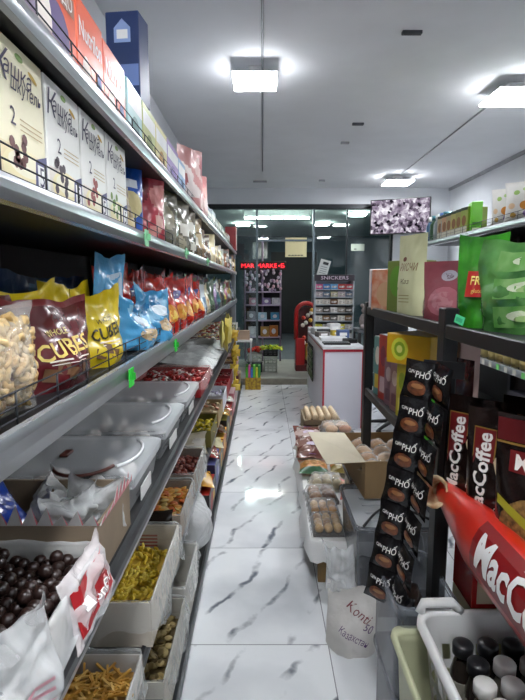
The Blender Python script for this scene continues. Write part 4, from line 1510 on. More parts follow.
# sweets rack hung on the aisle side of the counter
t = thing('net_basket', 'dark wire net of sweets on the aisle side of the counter', 'basket', (.605, 6.25, .32))
b = MB()
for i in range(8):
    b.tube([(0, -.3 + .085 * i, 0), (0, -.3 + .085 * i, .42)], .004, BLACK, 5)
for i in range(7):
    b.tube([(0, -.3, .07 * i), (0, .3, .07 * i)], .004, BLACK, 5)
b.build('wire_net', t)
for i in range(12):
    b = MB()
    b.pouch(.11, .11, .03, film(['#3d5a34', '#6f7a52', '#2c3a2a', '#8f8a70'][i % 4]), 240 + i, 'pillow', .006, 6, 6)
    b.build('sweet_packet', t, (-.012, -.24 + .15 * (i % 4), .02 + .13 * (i // 4)), FACE_L)
# counter clutter
def lap(label, loc, w, d, m, rot=0.0, name='keyboard', cat='keyboard', h=.02):
    t = thing(name, label, cat, loc, rot)
    b = MB()
    b.box(-w / 2, w / 2, -d / 2, d / 2, 0, h, m, .004)
    b.build('body', t)
    b = MB()
    for i in range(10):
        for j in range(4):
            b.box(-w / 2 + .015 + i * (w - .03) / 10, -w / 2 + .012 + (i + .85) * (w - .03) / 10, -d / 2 + .015 + j * (d - .03) / 4, -d / 2 + .012 + (j + .85) * (d - .03) / 4, h, h + .004, C('#3a3b40', .5))
    b.build('keys', t)
lap('black keyboard near the front edge of the white counter', (.78, 5.25, .86), .28, .16, BLACK)
carton('document_tray', 'flat white paper pack on the counter behind the keyboard', 'tray', .30, .035, .25, C('#d6d6d8', .5), (.80, 5.62, .86), 0, None, None)
lap('small black card terminal at the right of the counter', (.95, 5.4, .86), .10, .17, BLACK, .3, 'card_terminal', 'card terminal', .04)
carton('counter_display', 'white till box with dark screen at the back of the counter', 'till', .22, .08, .20, C('#c6c8cc', .4), (.74, 6.3, .86), .2, None, lambda b, w, h, yy: b.print_rect(-w * .4, w * .4, h * .35, h * .9, C('#3d4146', .3), yy))
for i, (x, y, hx, nm, h) in enumerate(((.95, 5.9, '#4a5f8c', 'blue', .09), (.92, 6.15, '#c9b23c', 'yellow', .06), (.93, 6.5, '#d8d8d8', 'white', .12), (.72, 6.0, '#6f6a66', 'grey', .06))):
    carton('small_box', '%s small box among the counter clutter' % nm, 'box', .14, h, .12, C(hx, .5), (x, y, .86), .1 * i, None, lambda b, w, h, yy: b.print_rect(-w * .3, w * .3, h * .3, h * .7, WHITE, yy))
# low table and bread stand behind, pale unit left of the counter back
t = thing('till_cabinet', 'low white cabinet beyond the counter by the glass front', 'cabinet', (.80, 7.0, 0))
b = MB()
b.box(-.15, .20, -.15, .15, 0, .88, C('#c9cbc8', .5), .005)
b.build('body', t)
b = MB()
b.box(-.135, .185, -.156, -.15, .05, .80, C('#b9bbb9', .5), .002)
b.build('door', t)
# sweets display rack behind the counter
t = thing('sweets_rack', 'tall wire rack of sweets with a lettered header behind the counter', 'display rack', (1.05, 7.45, 0))
wr_ = C('#b9c0c6', .3, .6)
for x in (-.28, .28):
    b = MB()
    b.box(x - .01, x + .01, -.1, .1, 0, 1.62, wr_)
    b.build('side_frame', t)
b = MB()
b.box(-.29, .29, -.11, -.09, 1.53, 1.62, C('#2c2430', .4), .002)
b.print_text('SNICKERS', 0, 1.575, .07, C('#e3cfe0', .4), -.111, width=.40)
b.build('header', t)
tiers = [.55, .69, .82, .95, 1.07, 1.19, 1.30, 1.41]
for z in tiers:
    b = MB()
    b.box(-.28, .28, -.1, .1, z - .012, z, wr_)
    b.build('shelf', t)
b = MB()
b.box(-.28, .28, .1, .11, .4, 1.55, C('#5a6068', .5))
b.build('back_panel', t)
pal = [['#c9c4be', '#7a5a44', '#d0b43a'], ['#d8c234', '#5a5f66', '#d9d5cf'], ['#b9b6ba', '#3f4a5a', '#d8cf4a'], ['#d6d2c8', '#8a6a4a', '#5d5a58'], ['#e0dcd8', '#9a9088', '#46423f'], ['#cfc6b8', '#7d5a40', '#d8d2c4'], ['#b8a9b0', '#5f6f86', '#c9c2a0'], ['#3a62a8', '#c0303a', '#d86a9a']]
cn = {'#': ''}
for j, z in enumerate(tiers):
    for i in range(5):
        hx = pal[j][(i + j) % 3] if j < 7 else ['#c9568a', '#3a7fc0', '#5aa0d0', '#c03a30', '#b83a4a'][i]
        carton('sweet_carton', 'open carton of bars, %s from left, %s tier of sweets rack' % (ORD[i], ['lowest', 'second', 'third', 'fourth', 'fifth', 'sixth', 'seventh', 'top'][j]), 'carton', .10, .075, .12, C(hx, .4, 0, .35, 30), (1.05 - .22 + .11 * i, 7.42, z), 0, 'bar cartons on the sweets rack',
               lambda b, w, h, yy: b.print_rect(-w * .38, w * .38, h * .3, h * .65, C('#d9d6d0', .4, h2='#5a5048', scale=40), yy))
b = MB()
b.box(-.075, .075, -.001, .001, 0, .24, C('#dfe4e2', .6))
for k in range(4):
    b.print_rect(-.05, .05, .04 + .03 * k, .05 + .03 * k, C('#9aa0a2', .6), -.002)
b.print_rect(-.03, .05, .17, .21, C('#3c4044', .6), -.002)
tag(b.build('notice_sheet', None, (.86, 7.37, 1.60), (.1, .26, 0)), 'white tilted notice sheet standing above the sweets rack', 'paper')
# soft toys/grey things beside the rack, office chair behind the counter
t = thing('office_chair', 'black padded office chair behind the white counter', 'chair', (1.34, 5.03, 0), .2)
fab = C('#17181c', .8, 0, .25, 20)
b = MB()
b.blob((0, .20, 1.02), .25, .07, .24, fab, 14, 8)
b.build('backrest', t)
b = MB()
b.box(-.25, .25, -.25, .22, .46, .56, fab, .03)
b.build('seat', t)
b = MB()
b.tube([(0, 0, .06), (0, 0, .46)], .03, BLACK, 8)
b.tube([(0, .2, .5), (0, .24, .85)], .02, BLACK, 8)
b.build('column', t)
for k in range(5):
    b = MB()
    q = 2 * PI * k / 5
    b.tube([(0, 0, .09), (.27 * math.cos(q), .27 * math.sin(q), .05)], [.025, .015], BLACK, 6)
    b.blob((.27 * math.cos(q), .27 * math.sin(q), .03), .03, .03, .03, BLACK, 8, 5)
    b.build('leg', t)
t = thing('back_table', 'low dark table behind the counter holding a pale toy and boxes', 'table', (1.55, 7.3, 0))
b = MB()
b.box(-.2, .45, -.25, .25, .80, .84, C('#55585c', .5), .004)
b.build('tabletop', t)
for sx in (-.17, .42):
    for sy in (-.22, .22):
        b = MB()
        b.box(sx - .02, sx + .02, sy - .02, sy + .02, 0, .80, BLACK)
        b.build('leg', t)
t = thing('soft_toy', 'grey plush toy with a yellow cap on the table behind the counter', 'soft toy', (1.50, 7.2, .84))
b = MB()
g_ = C('#9a8f8e', .9, 0, .2, 40)
b.blob((0, 0, .12), .11, .09, .13, g_, 12, 8)
b.blob((-.0, -.01, .27), .08, .075, .075, g_, 12, 8)
for s in (-1, 1):
    b.blob((s * .07, -.02, .34), .028, .02, .03, g_, 8, 6)
    b.blob((s * .07, -.08, .04), .04, .06, .035, g_, 8, 6)
b.build('body', t)
b = MB()
b.blob((.03, 0, .345), .06, .055, .035, C('#c2a13c', .8), 10, 6)
b.build('cap', t)
for i, (x, hx, nm, h) in enumerate(((1.66, '#5a6a5c', 'green grey', .2), (1.80, '#8f9aa6', 'pale blue', .26), (1.92, '#4a4e58', 'dark', .18))):
    carton('small_box', '%s box on the dark table behind the counter' % nm, 'box', .11, h, .1, C(hx, .5, 0, .3, 20), (x, 7.2, .84), 0, None, lambda b, w, h, yy: b.print_rect(-w * .3, w * .3, h * .4, h * .8, C('#c9c9c6', .5), yy))
# ================================================================== right: shelving at the back (its upper goods show)
XG = 1.55
spec = [('teal', '#3c6f7a'), ('green', '#5a7a3a'), ('grey', '#7d8488'), ('dark green', '#3a5a40'), ('blue', '#4a6a8c')]
y = yx(429, 1.55, 1.95)
for i in range(5):
    t = thing('jar', '%s tall jar, %s from the far end of the right-hand top shelf' % (spec[i][0], ORD[4 - i]), 'jar', (XG + .03, yx(444 - 3.8 * i, 1.55, 1.95), 1.87), 0, 'jars at the far end of the top shelf')
    b = MB()
    b.lathe([(.05, 0), (.055, .02), (.055, .15), (.035, .19)], [C('#c9cfc9', .3), C(spec[i][1], .3), C(spec[i][1], .3), C('#aebfb6', .3)][:3], 12)
    b.build('jar_body', t)
    b = MB()
    b.lathe([(.04, .19), (.042, .23)], C(['#3c6f7a', '#3e5f9a', '#c9cccc', '#3c6f7a', '#d8d8d8'][i], .4), 12)
    b.build('lid', t)
def snackart(b, w, h, yy):
    b.print_rect(-w * .42, w * .42, h * .04, h * .28, C('#c9c6b6', .4), yy)
    b.print_disc(0, h * .5, w * .3, h * .2, C('#7a5030', .5), yy - .0003)
    b.print_rect(-w * .46, w * .46, h * .88, h * .99, C('#1f2a1c', .4), yy)
ys = [yx(p, XG, 1.98) for p in (443, 447.5, 452, 457, 462, 467.5)]
for i, yv in enumerate(ys):
    carton('seed_carton', 'slim brown and cream carton, %s in the row ending with the bright green one' % ORD[i], 'carton', .10, .20, .16, C(['#a79678', '#b58a6a', '#9a8f6a', '#a8a05a', '#8f8a4a', '#8a9a44'][i], .4), (XG + .06, yv + .03, 1.87), -.25 + FACE_L * .75, 'slim cartons on the top right shelf', snackart)
carton('seed_carton', 'bright green carton ending the slim carton row on the top right shelf', 'carton', .075, .225, .14, C('#6fd02a', .4), (XG + .045, yx(474.5, XG, 1.98) + .10, 1.87), -.2, None,
       lambda b, w, h, yy: (b.print_rect(-w * .4, w * .4, h * .06, h * .16, C('#e0efc8', .4), yy), b.print_rect(-w * .4, w * .4, h * .25, h * .34, C('#3f8a1c', .4), yy)))
def napkin(b, w, h, fn):
    for u, v, r, k in ((-.1, .72, .10, '#9cc06a'), (.15, .8, .08, '#b5d28a'), (.2, .4, .18, '#e0902c'), (.32, .5, .1, '#7fae3a'), (-.25, .4, .12, '#e8c9a0'), (.25, .2, .14, '#9a7fc0'), (-.2, .18, .10, '#c9a24a')):
        b.print_disc(w * u, h * v, w * r, h * r * .6, C(k, .5), fn=fn)
for i, (px, w) in enumerate(((497, .155), (515, .20), (540, .20))):
    bag('napkin_pack', ['white napkin pack alone beside the wire rail on the top right shelf', 'white napkin pack with fruit print at the right frame edge', 'white napkin pack beyond the right frame edge'][i], 'pack', w, .245, .10, C('#e6e4de', .5), (XG + .04, yx(px, XG, 1.98), 1.87), -.75, 'napkin packs', 260 + i, 'pillow', napkin, wr=.006)
# second level of that unit: small jars and packs seen above the rack goods
spec = [('violet', '#5f4a62'), ('brown', '#6d4a3a'), ('white', '#c9c6c6'), ('plum', '#6a3f50'), ('pale violet', '#a595aa'), ('dark', '#3c3238'), ('red brown', '#7d3f36'), ('cream', '#cdc3a6'), ('pink', '#b9788a'), ('rust', '#8a4a34')]
for i in range(10):
    t = thing('small_jar', '%s small lidded jar, %s from the far end, second right-hand shelf' % (spec[i][0], ORD[9 - i]), 'jar', (XG + .03, 3.30 + .13 * i, 1.42), 0, 'small jars on the second right-hand shelf')
    b = MB()
    b.lathe([(.045, 0), (.05, .02), (.05, .17), (.04, .2)], C(spec[i][1], .3, 0, .4, 30), 12)
    b.build('jar_body', t)
    b = MB()
    b.lathe([(.045, .2), (.045, .235)], C(['#d9d6d8', '#b9a9b9', '#d8c9c0'][i % 3], .4), 12)
    b.build('lid', t)
for i in range(4):
    t = thing('oil_bottle', 'yellow topped bottle, %s from the near end of the second right-hand shelf' % ORD[i], 'bottle', (XG + .04, 2.35 + .20 * i, 1.42), 0, 'yellow topped bottles')
    b = MB()
    b.lathe([(.05, 0), (.055, .02), (.055, .20), (.03, .27), (.02, .30)], C(['#9a9a2c', '#6a8a34', '#b0a83a', '#4f7a30'][i], .25), 12)
    b.build('bottle_body', t)
    b = MB()
    b.lathe([(.055, .10), (.0565, .105), (.0565, .17), (.055, .175)], C('#c9b93c', .4), 12)
    b.build('bottle_label', t)
    b = MB()
    b.lathe([(.024, .30), (.024, .33)], C('#d0c23a', .4), 10)
    b.build('cap', t)
# third level: yellow tubs beside the price strip
for i in range(9):
    t = thing('sauce_tub', 'yellow lidded tub, %s from the near end of the third right-hand shelf' % ORD[i], 'tub', (XG + .02, 2.72 + .105 * i, .99), 0, 'yellow tubs on the third right-hand shelf')
    b = MB()
    b.lathe([(.038, 0), (.044, .10)], [C('#c9b87a', .4)], 12)
    b.build('tub_body', t)
    b = MB()
    b.lathe([(.046, .10), (.046, .135)], C('#d8b92c', .4), 12)
    b.build('lid', t)
    b = MB()
    b.box(-.06, -.058, -.018, .018, -.036, -.002, C(['#e2e0d6', '#7fdc7a', '#e2e0d6'][i % 3], .5))
    tag(b.build('price_tag', None, (1.555, 2.72 + .105 * i, .99)), '%s shelf tag under the %s yellow tub on the third right-hand shelf' % (['white', 'green', 'white'][i % 3], ORD[i]), 'price tag')
for i, (yv, k, nm) in enumerate(((1.98, '#4a5a34', 'olive'), (2.2, '#3a4a5a', 'slate'), (2.42, '#5a3a34', 'brown'), (3.9, '#57506a', 'violet grey'), (4.2, '#4a6a4c', 'green'), (4.5, '#7a6a4a', 'tan'))):
    carton('dry_food_carton', '%s carton on the third right-hand shelf' % nm, 'carton', .18, .22, .14, C(k, .5), (XG + .08, yv, .99), FACE_L, None, lambda b, w, h, yy: b.print_rect(-w * .3, w * .3, h * .4, h * .8, C('#c9c4b0', .5), yy))
for i, (yv, k, nm) in enumerate(((2.0, '#4a2a24', 'dark red'), (2.25, '#2c4a30', 'dark green'), (2.5, '#5a4a2c', 'brown'), (2.75, '#6a2a24', 'red'), (3.0, '#2f2f3a', 'dark blue'))):
    carton('dry_food_carton', '%s carton low on the fourth right-hand shelf' % nm, 'carton', .2, .28, .14, C(k, .5), (XG + .08, yv, .55), FACE_L, None, lambda b, w, h, yy: b.print_rect(-w * .3, w * .3, h * .3, h * .7, C('#9a8f78', .5), yy))

# ================================================================== right: the rack beside the aisle, upper board
ZU, ZL, ZM = 1.366, .931, .801
def bookart(b, w, h, yy):
    b.print_rect(-w * .44, w * .44, h * .05, h * .95, C('#8f86a0', .4, h2='#c9b9a8', scale=20), yy)
    b.print_disc(-w * .12, h * .62, w * .2, h * .18, C('#4a3f9a', .4), yy - .0004)
    b.print_disc(w * .2, h * .35, w * .22, h * .28, C('#d06a38', .4), yy - .0005)
carton('tea_gift_carton', 'white framed carton with violet and orange print at the far end of the upper board', 'carton', .22, .205, .12, C('#d8d6d8', .4), (.675, 2.59, ZU), -.75, None, bookart)
carton('tea_gift_carton', 'orange printed carton between the white framed and the green carton', 'carton', .20, .20, .12, C('#c9704a', .4, h2='#d9b49a', scale=18), (.645, 2.46, ZU), FACE_L + .5, None, lambda b, w, h, yy: b.print_disc(0, h * .4, w * .3, h * .3, C('#d8b08a', .4), yy))
def greenart(b, w, h, yy):
    b.print_disc(w * .2, h * .6, w * .18, h * .16, C('#b05a34', .4), yy)
    b.print_disc(w * .12, h * .38, w * .2, h * .14, C('#a8782c', .4), yy - .0003)
    b.print_disc(-w * .22, h * .6, w * .2, h * .3, C('#5f8f34', .4), yy)
carton('tea_gift_carton', 'green printed carton behind the tall cream bag on the upper board', 'carton', .19, .235, .10, C('#6a7a3c', .4), (.68, 2.31, ZU), -.85, None, greenart)
def creamart(b, w, h, fn):
    b.print_text('РИСЧИ', 0, h * .60, .045, C('#7a4a2c', .5), fn=fn, width=w * .66)
    b.print_disc(-w * .2, h * .70, w * .08, h * .03, C('#6d3a24', .5), fn=fn)
    b.print_text('Жаз', 0, h * .42, .03, C('#5a4a34', .5), fn=fn, width=w * .3)
    for k in range(3):
        b.print_rect(-w * .2, w * .2, h * (.16 + .04 * k), h * (.17 + .04 * k), C('#8f8a5a', .5), fn=fn, n=3)
    b.print_disc(-w * .3, h * .33, w * .05, h * .02, C('#6a8a4a', .5), fn=fn)
bag('rice_bag', 'tall cream bag with brown lettering leaning on the upper board of the rack', 'bag', .185, .335, .085, C('#c9cba0', .5, 0, .08, 6, .15), (.63, 2.13, ZU), (FACE_L + .35), None, 271, art=creamart, wr=.006)
rosy = film('#8f4a52', rough=.2)
def roseart(b, w, h, fn):
    b.print_disc(0, h * .76, w * .14, h * .09, C('#a9a3ad', .3), fn=fn)
    b.print_disc(0, h * .76, w * .09, h * .055, C('#6a5660', .3), fn=fn)
    b.print_disc(0, h * .34, w * .3, h * .24, C('#a8616a', .3), fn=fn)
    b.print_disc(0, h * .34, w * .2, h * .16, C('#b57a80', .3), fn=fn)
bag('tea_pouch', 'narrow dusky pink pouch beside the tall cream bag', 'pouch', .13, .20, .08, rosy, (.66, 1.93, ZU), FACE_L + .1, None, 272, art=lambda b, w, h, fn: b.print_rect(-w * .2, w * .2, h * .1, h * .6, C('#b9868a', .3), fn=fn, n=3), wr=.004)
bag('tea_pouch', 'wide dusky pink pouch with a round emblem in the middle of the upper board', 'pouch', .225, .21, .10, rosy, (.655, 1.755, ZU), FACE_L + .62, None, 273, art=roseart, wr=.005)
# green bag with a red tag, then a big glossy green printed bag
gf = film('#3f9a28', rough=.15, h2='#1f5c18', scale=10)
def freeart(b, w, h, fn):
    b.print_poly([(w * .05, h * .86), (w * .22, h * .86), (w * .3, h * .62), (w * .38, h * .2), (w * .16, h * .2), (w * .1, h * .62)], C('#b9c9b4', .15), fn=lambda u, v: tuple(Vector(fn(u, v)) + Vector((0, -.003, 0))))  # pale strip: a highlight on the film, painted in
    f2 = lambda u, v: tuple(Vector(fn(u, v)) + Vector((0, -.006, 0)))
    f3 = lambda u, v: tuple(Vector(fn(u, v)) + Vector((0, -.008, 0)))
    b.print_rect(-w * .2, w * .36, h * .34, h * .62, C('#b3221c', .4), fn=f2, n=4)
    b.print_text('FREE', w * .08, h * .52, .036, C('#efd46a', .4), fn=f3, width=w * .36, bold=.02)
    b.print_text('gluten', w * .08, h * .40, .018, C('#efd46a', .4), fn=f3)
bag('green_bag', 'bright green glossy bag with a red FREE tag on the upper board', 'bag', .15, .275, .08, gf, (.655, 1.515, ZU), (FACE_L + .75), None, 274, art=freeart, wr=.008, tilt=0)
def jarprint(b, w, h, fn):
    for v in (.18, .48, .78):
        b.print_rect(-w * .3, w * .38, h * (v - .11), h * (v + .11), C('#7aa562', .25, h2='#4f8a3c', scale=14), fn=fn, n=6)
        b.print_disc(w * .02, h * (v + .01), w * .17, h * .055, C('#c3cfae', .25), fn=lambda u, q: tuple(Vector(fn(u, q)) + Vector((0, -.0015, 0))))
        b.print_disc(w * .02, h * (v - .02), w * .08, h * .03, C('#8aa86a', .25), fn=lambda u, q: tuple(Vector(fn(u, q)) + Vector((0, -.0025, 0))))
bag('green_bag', 'big glossy green printed bag at the right frame edge on the upper board', 'bag', .32, .265, .12, film('#5f9a50', rough=.12, h2='#2c5a28', scale=8), (.725, 1.325, ZU), FACE_L + .6, None, 275, art=jarprint, wr=.014)
b = MB()
b.box(-.016, .016, -.0012, .0012, -.012, .012, C('#5fe0a0', .5))
b.print_rect(-.011, .011, -.006, .006, C('#3fb57e', .5), -.0016)
tag(b.build('price_tag', None, (.56, 1.42, 1.396), (0, .3, FACE_L + .5)), 'mint green price tag at the foot of the green bag with the red tag', 'price tag')

# ---- lower board: tea and biscuit cartons
def teaart(c2, c3):
    def f(b, w, h, yy):
        b.print_disc(0, h * .68, w * .3, h * .16, C(c2, .4), yy)
        b.print_rect(-w * .3, w * .3, h * .12, h * .36, C(c3, .4), yy)
    return f
rows = [('teal and white', '#5a8a86', '#d9d6c9', '#c9b23c', .11, .30), ('red topped', '#a8362e', '#7a2a3c', '#b9a0a4', .12, .32), ('plum grey', '#7a5a66', '#b9a3a0', '#5a3a48', .11, .22), ('mauve', '#8f6a6a', '#c9b0a4', '#6a4048', .11, .22), ('yellow olive', '#b8ab2c', '#8a9a2c', '#d8cf6a', .12, .235), ('amber', '#c9953a', '#e0c27a', '#9a6a24', .11, .22), ('bright green', '#4fb52c', '#d9e8c9', '#2f8a24', .13, .215)]
y = 2.58
for i, (cn, a, c2, c3, w, h) in enumerate(rows):
    carton('tea_carton', '%s tea carton, %s from the far post on the lower board' % (cn, ORD[i]), 'carton', w - .006, h, .12, C(a, .4), (.645, y - w / 2, ZL), FACE_L + .15, 'tea cartons on the lower board', teaart(c2, c3), top=C('#cfc9c4', .5) if i in (0, 1) else None)
    y -= w
def lemon(b, w, h, yy):
    b.print_disc(-w * .18, h * .5, w * .20, h * .38, C('#dbe04a', .4), yy)
    b.print_disc(-w * .18, h * .5, w * .13, h * .25, C('#8fae2c', .4), yy - .0004)
    b.print_disc(-w * .18, h * .5, w * .07, h * .13, C('#e6e67a', .4), yy - .0008)
carton('tea_carton', 'large yellow carton with a lemon print lying on top of the other tea cartons', 'carton', .23, .125, .18, C('#d8a81c', .4), (.665, 2.06, ZL + .236), FACE_L + .55, None, lemon)
for i, (x, yv, hx, nm, h) in enumerate(((.78, 2.25, '#a8968a', 'grey white topped', .36), (.80, 2.02, '#9a7a72', 'dusky pink', .365), (.85, 2.45, '#5a5a5e', 'dark grey', .30))):
    carton('tea_carton', '%s tall carton in the back row of the lower board' % nm, 'carton', .14, h, .1, C(hx, .5), (x, yv, ZL), FACE_L + .3, None, teaart('#c9c2b8', '#6a5a58'), top=C('#d6d3d0', .5))
bag('coffee_pouch', 'dark maroon pouch beside the yellow carton, behind the black hanging sachets', 'pouch', .15, .32, .08, film('#4a1c1c', rough=.2), (.66, 1.66, ZL), FACE_L + .3, None, 281, wr=.006)

# ---- hanging strip of black coffee sachets, two across
t = thing('coffee_sachet_strip', 'long hanging strip of black coffee sachets printed in white on the rack post', 'sachet strip', (.496, 1.475, 1.25), 0)
blkf = C('#121012', .22, 0, .2, 30, .2)
cup = C('#4a2418', .35, 0, .5, 60, h2='#854a2a')
top = Vector((0, 0, 0))
steps = 7
dirv = Vector((-.10, .05, -.80))
for i in range(steps):
    for j in range(2):
        b = MB()
        fn = b.pouch(.096, .116, .03, blkf, 290 + i * 2 + j, 'pillow', .003, 8, 8, seal=.1)
        b.print_text('PHỐ', .014, .083, .027, C('#e6e2dc', .5), fn=fn, width=.046, bold=.012)
        b.print_text('CàPHÊ'[:4], -.024, .083, .014, C('#e6e2dc', .5), fn=fn, width=.022, bold=.01)
        b.print_disc(.0, .034, .031, .024, cup, fn=fn, n=12)
        b.print_disc(.003, .042, .02, .008, C('#a87448', .4), fn=lambda u, v, fn=fn: tuple(Vector(fn(u, v)) + Vector((0, -.0012, 0))), n=10)
        p = dirv * (i / steps) + Vector((0.0 + .02 * j, -.03 - .0 + .0 * j, -.095))
        q = -.6 if j == 0 else -1.4
        off = Vector((0, 0, 0)) if j == 0 else Matrix.Rotation(-.6, 3, 'Z') @ Vector((.047, 0, 0)) + Matrix.Rotation(-1.4, 3, 'Z') @ Vector((.046, 0, 0))
        b.build('sachet', t, dirv * (i / steps) + Vector((-.035, 0, -.095)) + off, (0, .14, q))
b = MB()
b.box(-.02, .10, .018, .022, -.03, .02, BLACK, .001)
b.build('hanger', t, (0, 0, 0), -.6)

# ---- near bay: coffee pouches on the red fronted board
cof = C('#1a100e', .2, 0, .3, 20, .2, coat=.3)
lab_ = C('#6d1418', .35)
gold = C('#9a7a3a', .3, .3)
def coffee(b, w, h, fn):
    f2 = lambda u, v: tuple(Vector(fn(u, v)) + Vector((0, -.0016, 0)))
    b.print_rect(-w * .40, -w * .10, h * .17, h * .86, gold, fn=fn, n=4)
    b.print_rect(-w * .385, -w * .115, h * .178, h * .852, lab_, fn=f2, n=4)
    b.print_text('MacCoffee', -w * .25, h * .515, .058, C('#ece6e0', .4), fn=lambda u, v: tuple(Vector(fn(u, v)) + Vector((0, -.003, 0))), rot=PI / 2, width=h * .62, bold=.025)
    b.print_text('ORIGINAL', w * .20, h * .30, .026, C('#d8d2c8', .4), fn=fn, width=w * .46)
    f4 = fn
    P = [(w * .10 + .045 * math.cos(a), h * .63 + .03 * math.sin(a)) for a in [PI * i / 8 for i in range(9)]]
    b.print_poly(P + [(w * .10 - .02, h * .47), (w * .12, h * .40), (w * .2, h * .44)], C('#c9b390', .4), fn=fn)
    b.print_disc(w * .14, h * .60, .02, .02, C('#2a1712', .4), fn=f2)
for i, (x, yv, r, lab) in enumerate(((.635, 1.43, FACE_L + .72, 'dark coffee pouch with a red upright label nearest the black post'), (.640, 1.265, FACE_L + .72, 'dark coffee pouch with a red upright label, middle of the three'), (.80, 1.40, FACE_L + .7, 'dark coffee pouch standing behind the two front coffee pouches'))):
    bag('coffee_pouch', lab, 'pouch', .215, .365, .09, cof, (x, yv, ZM), r, 'coffee pouches', 310 + i, art=coffee, wr=.004)
def coffee2(b, w, h, fn):
    f2 = lambda u, v: tuple(Vector(fn(u, v)) + Vector((0, -.002, 0)))
    f3 = lambda u, v: tuple(Vector(fn(u, v)) + Vector((0, -.0035, 0)))
    b.print_rect(-w * .49, w * .49, h * .80, h * .815, gold, fn=fn, n=8)
    b.print_rect(-w * .49, w * .49, h * .82, h * .97, C('#5a1216', .35), fn=fn, n=8)
    b.print_rect(-w * .36, w * .46, h * .63, h * .77, lab_, fn=f2, n=5)
    b.print_text('MacCoffee', w * .05, h * .70, .05, C('#ece6e0', .4), fn=f3, width=w * .72, bold=.025)
    b.print_disc(-w * .02, h * .26, w * .40, h * .25, C('#96703c', .6, 0, .5, 80, h2='#4a3018'), fn=f2, n=18)
    P = [(-w * .45 + w * .22 * math.sin(a) + w * .6 * a / PI, h * .46 - h * .34 * a / PI) for a in [PI * i / 10 for i in range(11)]]
    Q = [(u, v - h * .06) for u, v in P][::-1]
    for i in range(10):
        b.print_poly([P[i], P[i + 1], Q[9 - i], Q[10 - i]], C('#a8a02c', .4), fn=f3)
    b.print_text('G', w * .34, h * .54, .05, C('#d8d2c8', .4), fn=f3)
bag('coffee_pouch', 'big coffee pouch with granules and a green leaf print at the right frame edge', 'pouch', .27, .36, .12, cof, (.665, 1.085, ZM + .03), FACE_L + .75, 'coffee pouches', 314, art=coffee2, wr=.004)
for i, (x, yv, hx, nm, h) in enumerate(((.88, 1.30, '#26481f', 'dark green', .36), (.90, 1.12, '#9a2c24', 'red and cream', .42), (.90, .92, '#3a3020', 'brown', .38))):
    carton('tea_carton', '%s carton behind the coffee pouches' % nm, 'carton', .14, h, .10, C(hx, .4), (x, yv, ZM), FACE_L + .4, None, lambda b, w, h, yy: b.print_rect(-w * .4, -w * .2, h * .7, h * .97, C('#b5a23c', .4), yy))
# red printed roll along the front of the near board, torn open at its far end
t = thing('advert_roll', 'red printed roll with coffee lettering along the front of the near board', 'advert roll', (.572, 1.485, .855), 0)
redp = C('#d2291a', .3, 0, .08, 6, coat=.4)
b = MB()
L = 1.05
def rollr(s):
    return .036 + .047 * min(1, s / .28) if s < .28 else .083
def roll(u, v):
    s = v * L
    a = -PI / 2 + 2 * PI * u
    r = rollr(s)
    return (r * .72 * math.cos(a) - .006, -s, r * 1.08 * math.sin(a) - .012 * min(1, s / .3))
b.grid(28, 24, roll, redp)
b.build('printed_sleeve', t)
b = MB()
n = 16
rr = random.Random(8)
rings = []
AX = Vector((-.6, -.75, .3)).normalized()
SD = AX.cross(Vector((0, 0, 1))).normalized()
UPV = SD.cross(AX)
for (s, k, z) in ((.02, .92, 0), (-.004, 1.04, 0), (-.020, 1.16, 0), (-.016, .95, 0), (.01, .72, 0), (.10, .62, 0)):
    rings.append([tuple(AX * (-s + .056 + (rr.uniform(-.006, .006) if k > 1 else 0)) + Vector((-.014, -.008, .006)) + SD * (.040 * k * .85 * math.cos(2 * PI * i / n)) + UPV * (.043 * k * math.sin(2 * PI * i / n))) for i in range(n)])
vs = [p for r_ in rings for p in r_]
b.add(vs, [(j * n + i, j * n + (i + 1) % n, (j + 1) * n + (i + 1) % n, (j + 1) * n + i) for j in range(5) for i in range(n)] + [tuple(5 * n + i for i in range(n))], C('#d9c6a2', .8, 0, .2, 30, h2='#a8754a'), True)
b.build('torn_end', t)
def onroll(u, v):                    # u along the roll from its far end, v around (metres up the face)
    s = u
    r = rollr(s)
    a = PI - v / (r * .9) - .45
    return (1.025 * r * .72 * math.cos(a) - .006, -s, 1.025 * r * 1.08 * math.sin(a) - .012 * min(1, s / .3))
b = MB()
flip = lambda u, v: onroll(u, v)
lbl = C('#8a1418', .35)
for s0 in (.34,):
    nn = 10
    for i in range(nn):
        a, c = s0 + .46 * i / nn, s0 + .46 * (i + 1) / nn
        for j in range(4):
            p, q = -.058 + .116 * j / 4, -.058 + .116 * (j + 1) / 4
            b.add([onroll(a, p), onroll(c, p), onroll(c, q), onroll(a, q)], [(0, 1, 2, 3)], lbl)
    up = lambda u, v: tuple(Vector(onroll(u, v)) + (Vector(onroll(u, v)) - Vector((-.006, -u, -.012))).normalized() * .0025)
    b.print_text('MacCoffee', s0 + .235, -.004, .098, C('#f2f0ee', .4), fn=up, width=.41, bold=.03, fine=.014)
    P = [(s0 + .20 + .012 * math.sin(i * 1.1), .038 + .006 * i) for i in range(4)]
    for i in range(3):
        b.print_poly([P[i], (P[i][0] + .008, P[i][1]), (P[i + 1][0] + .008, P[i + 1][1]), P[i + 1]], C('#f2f0ee', .4), fn=up)
b.build('printed_label', t)
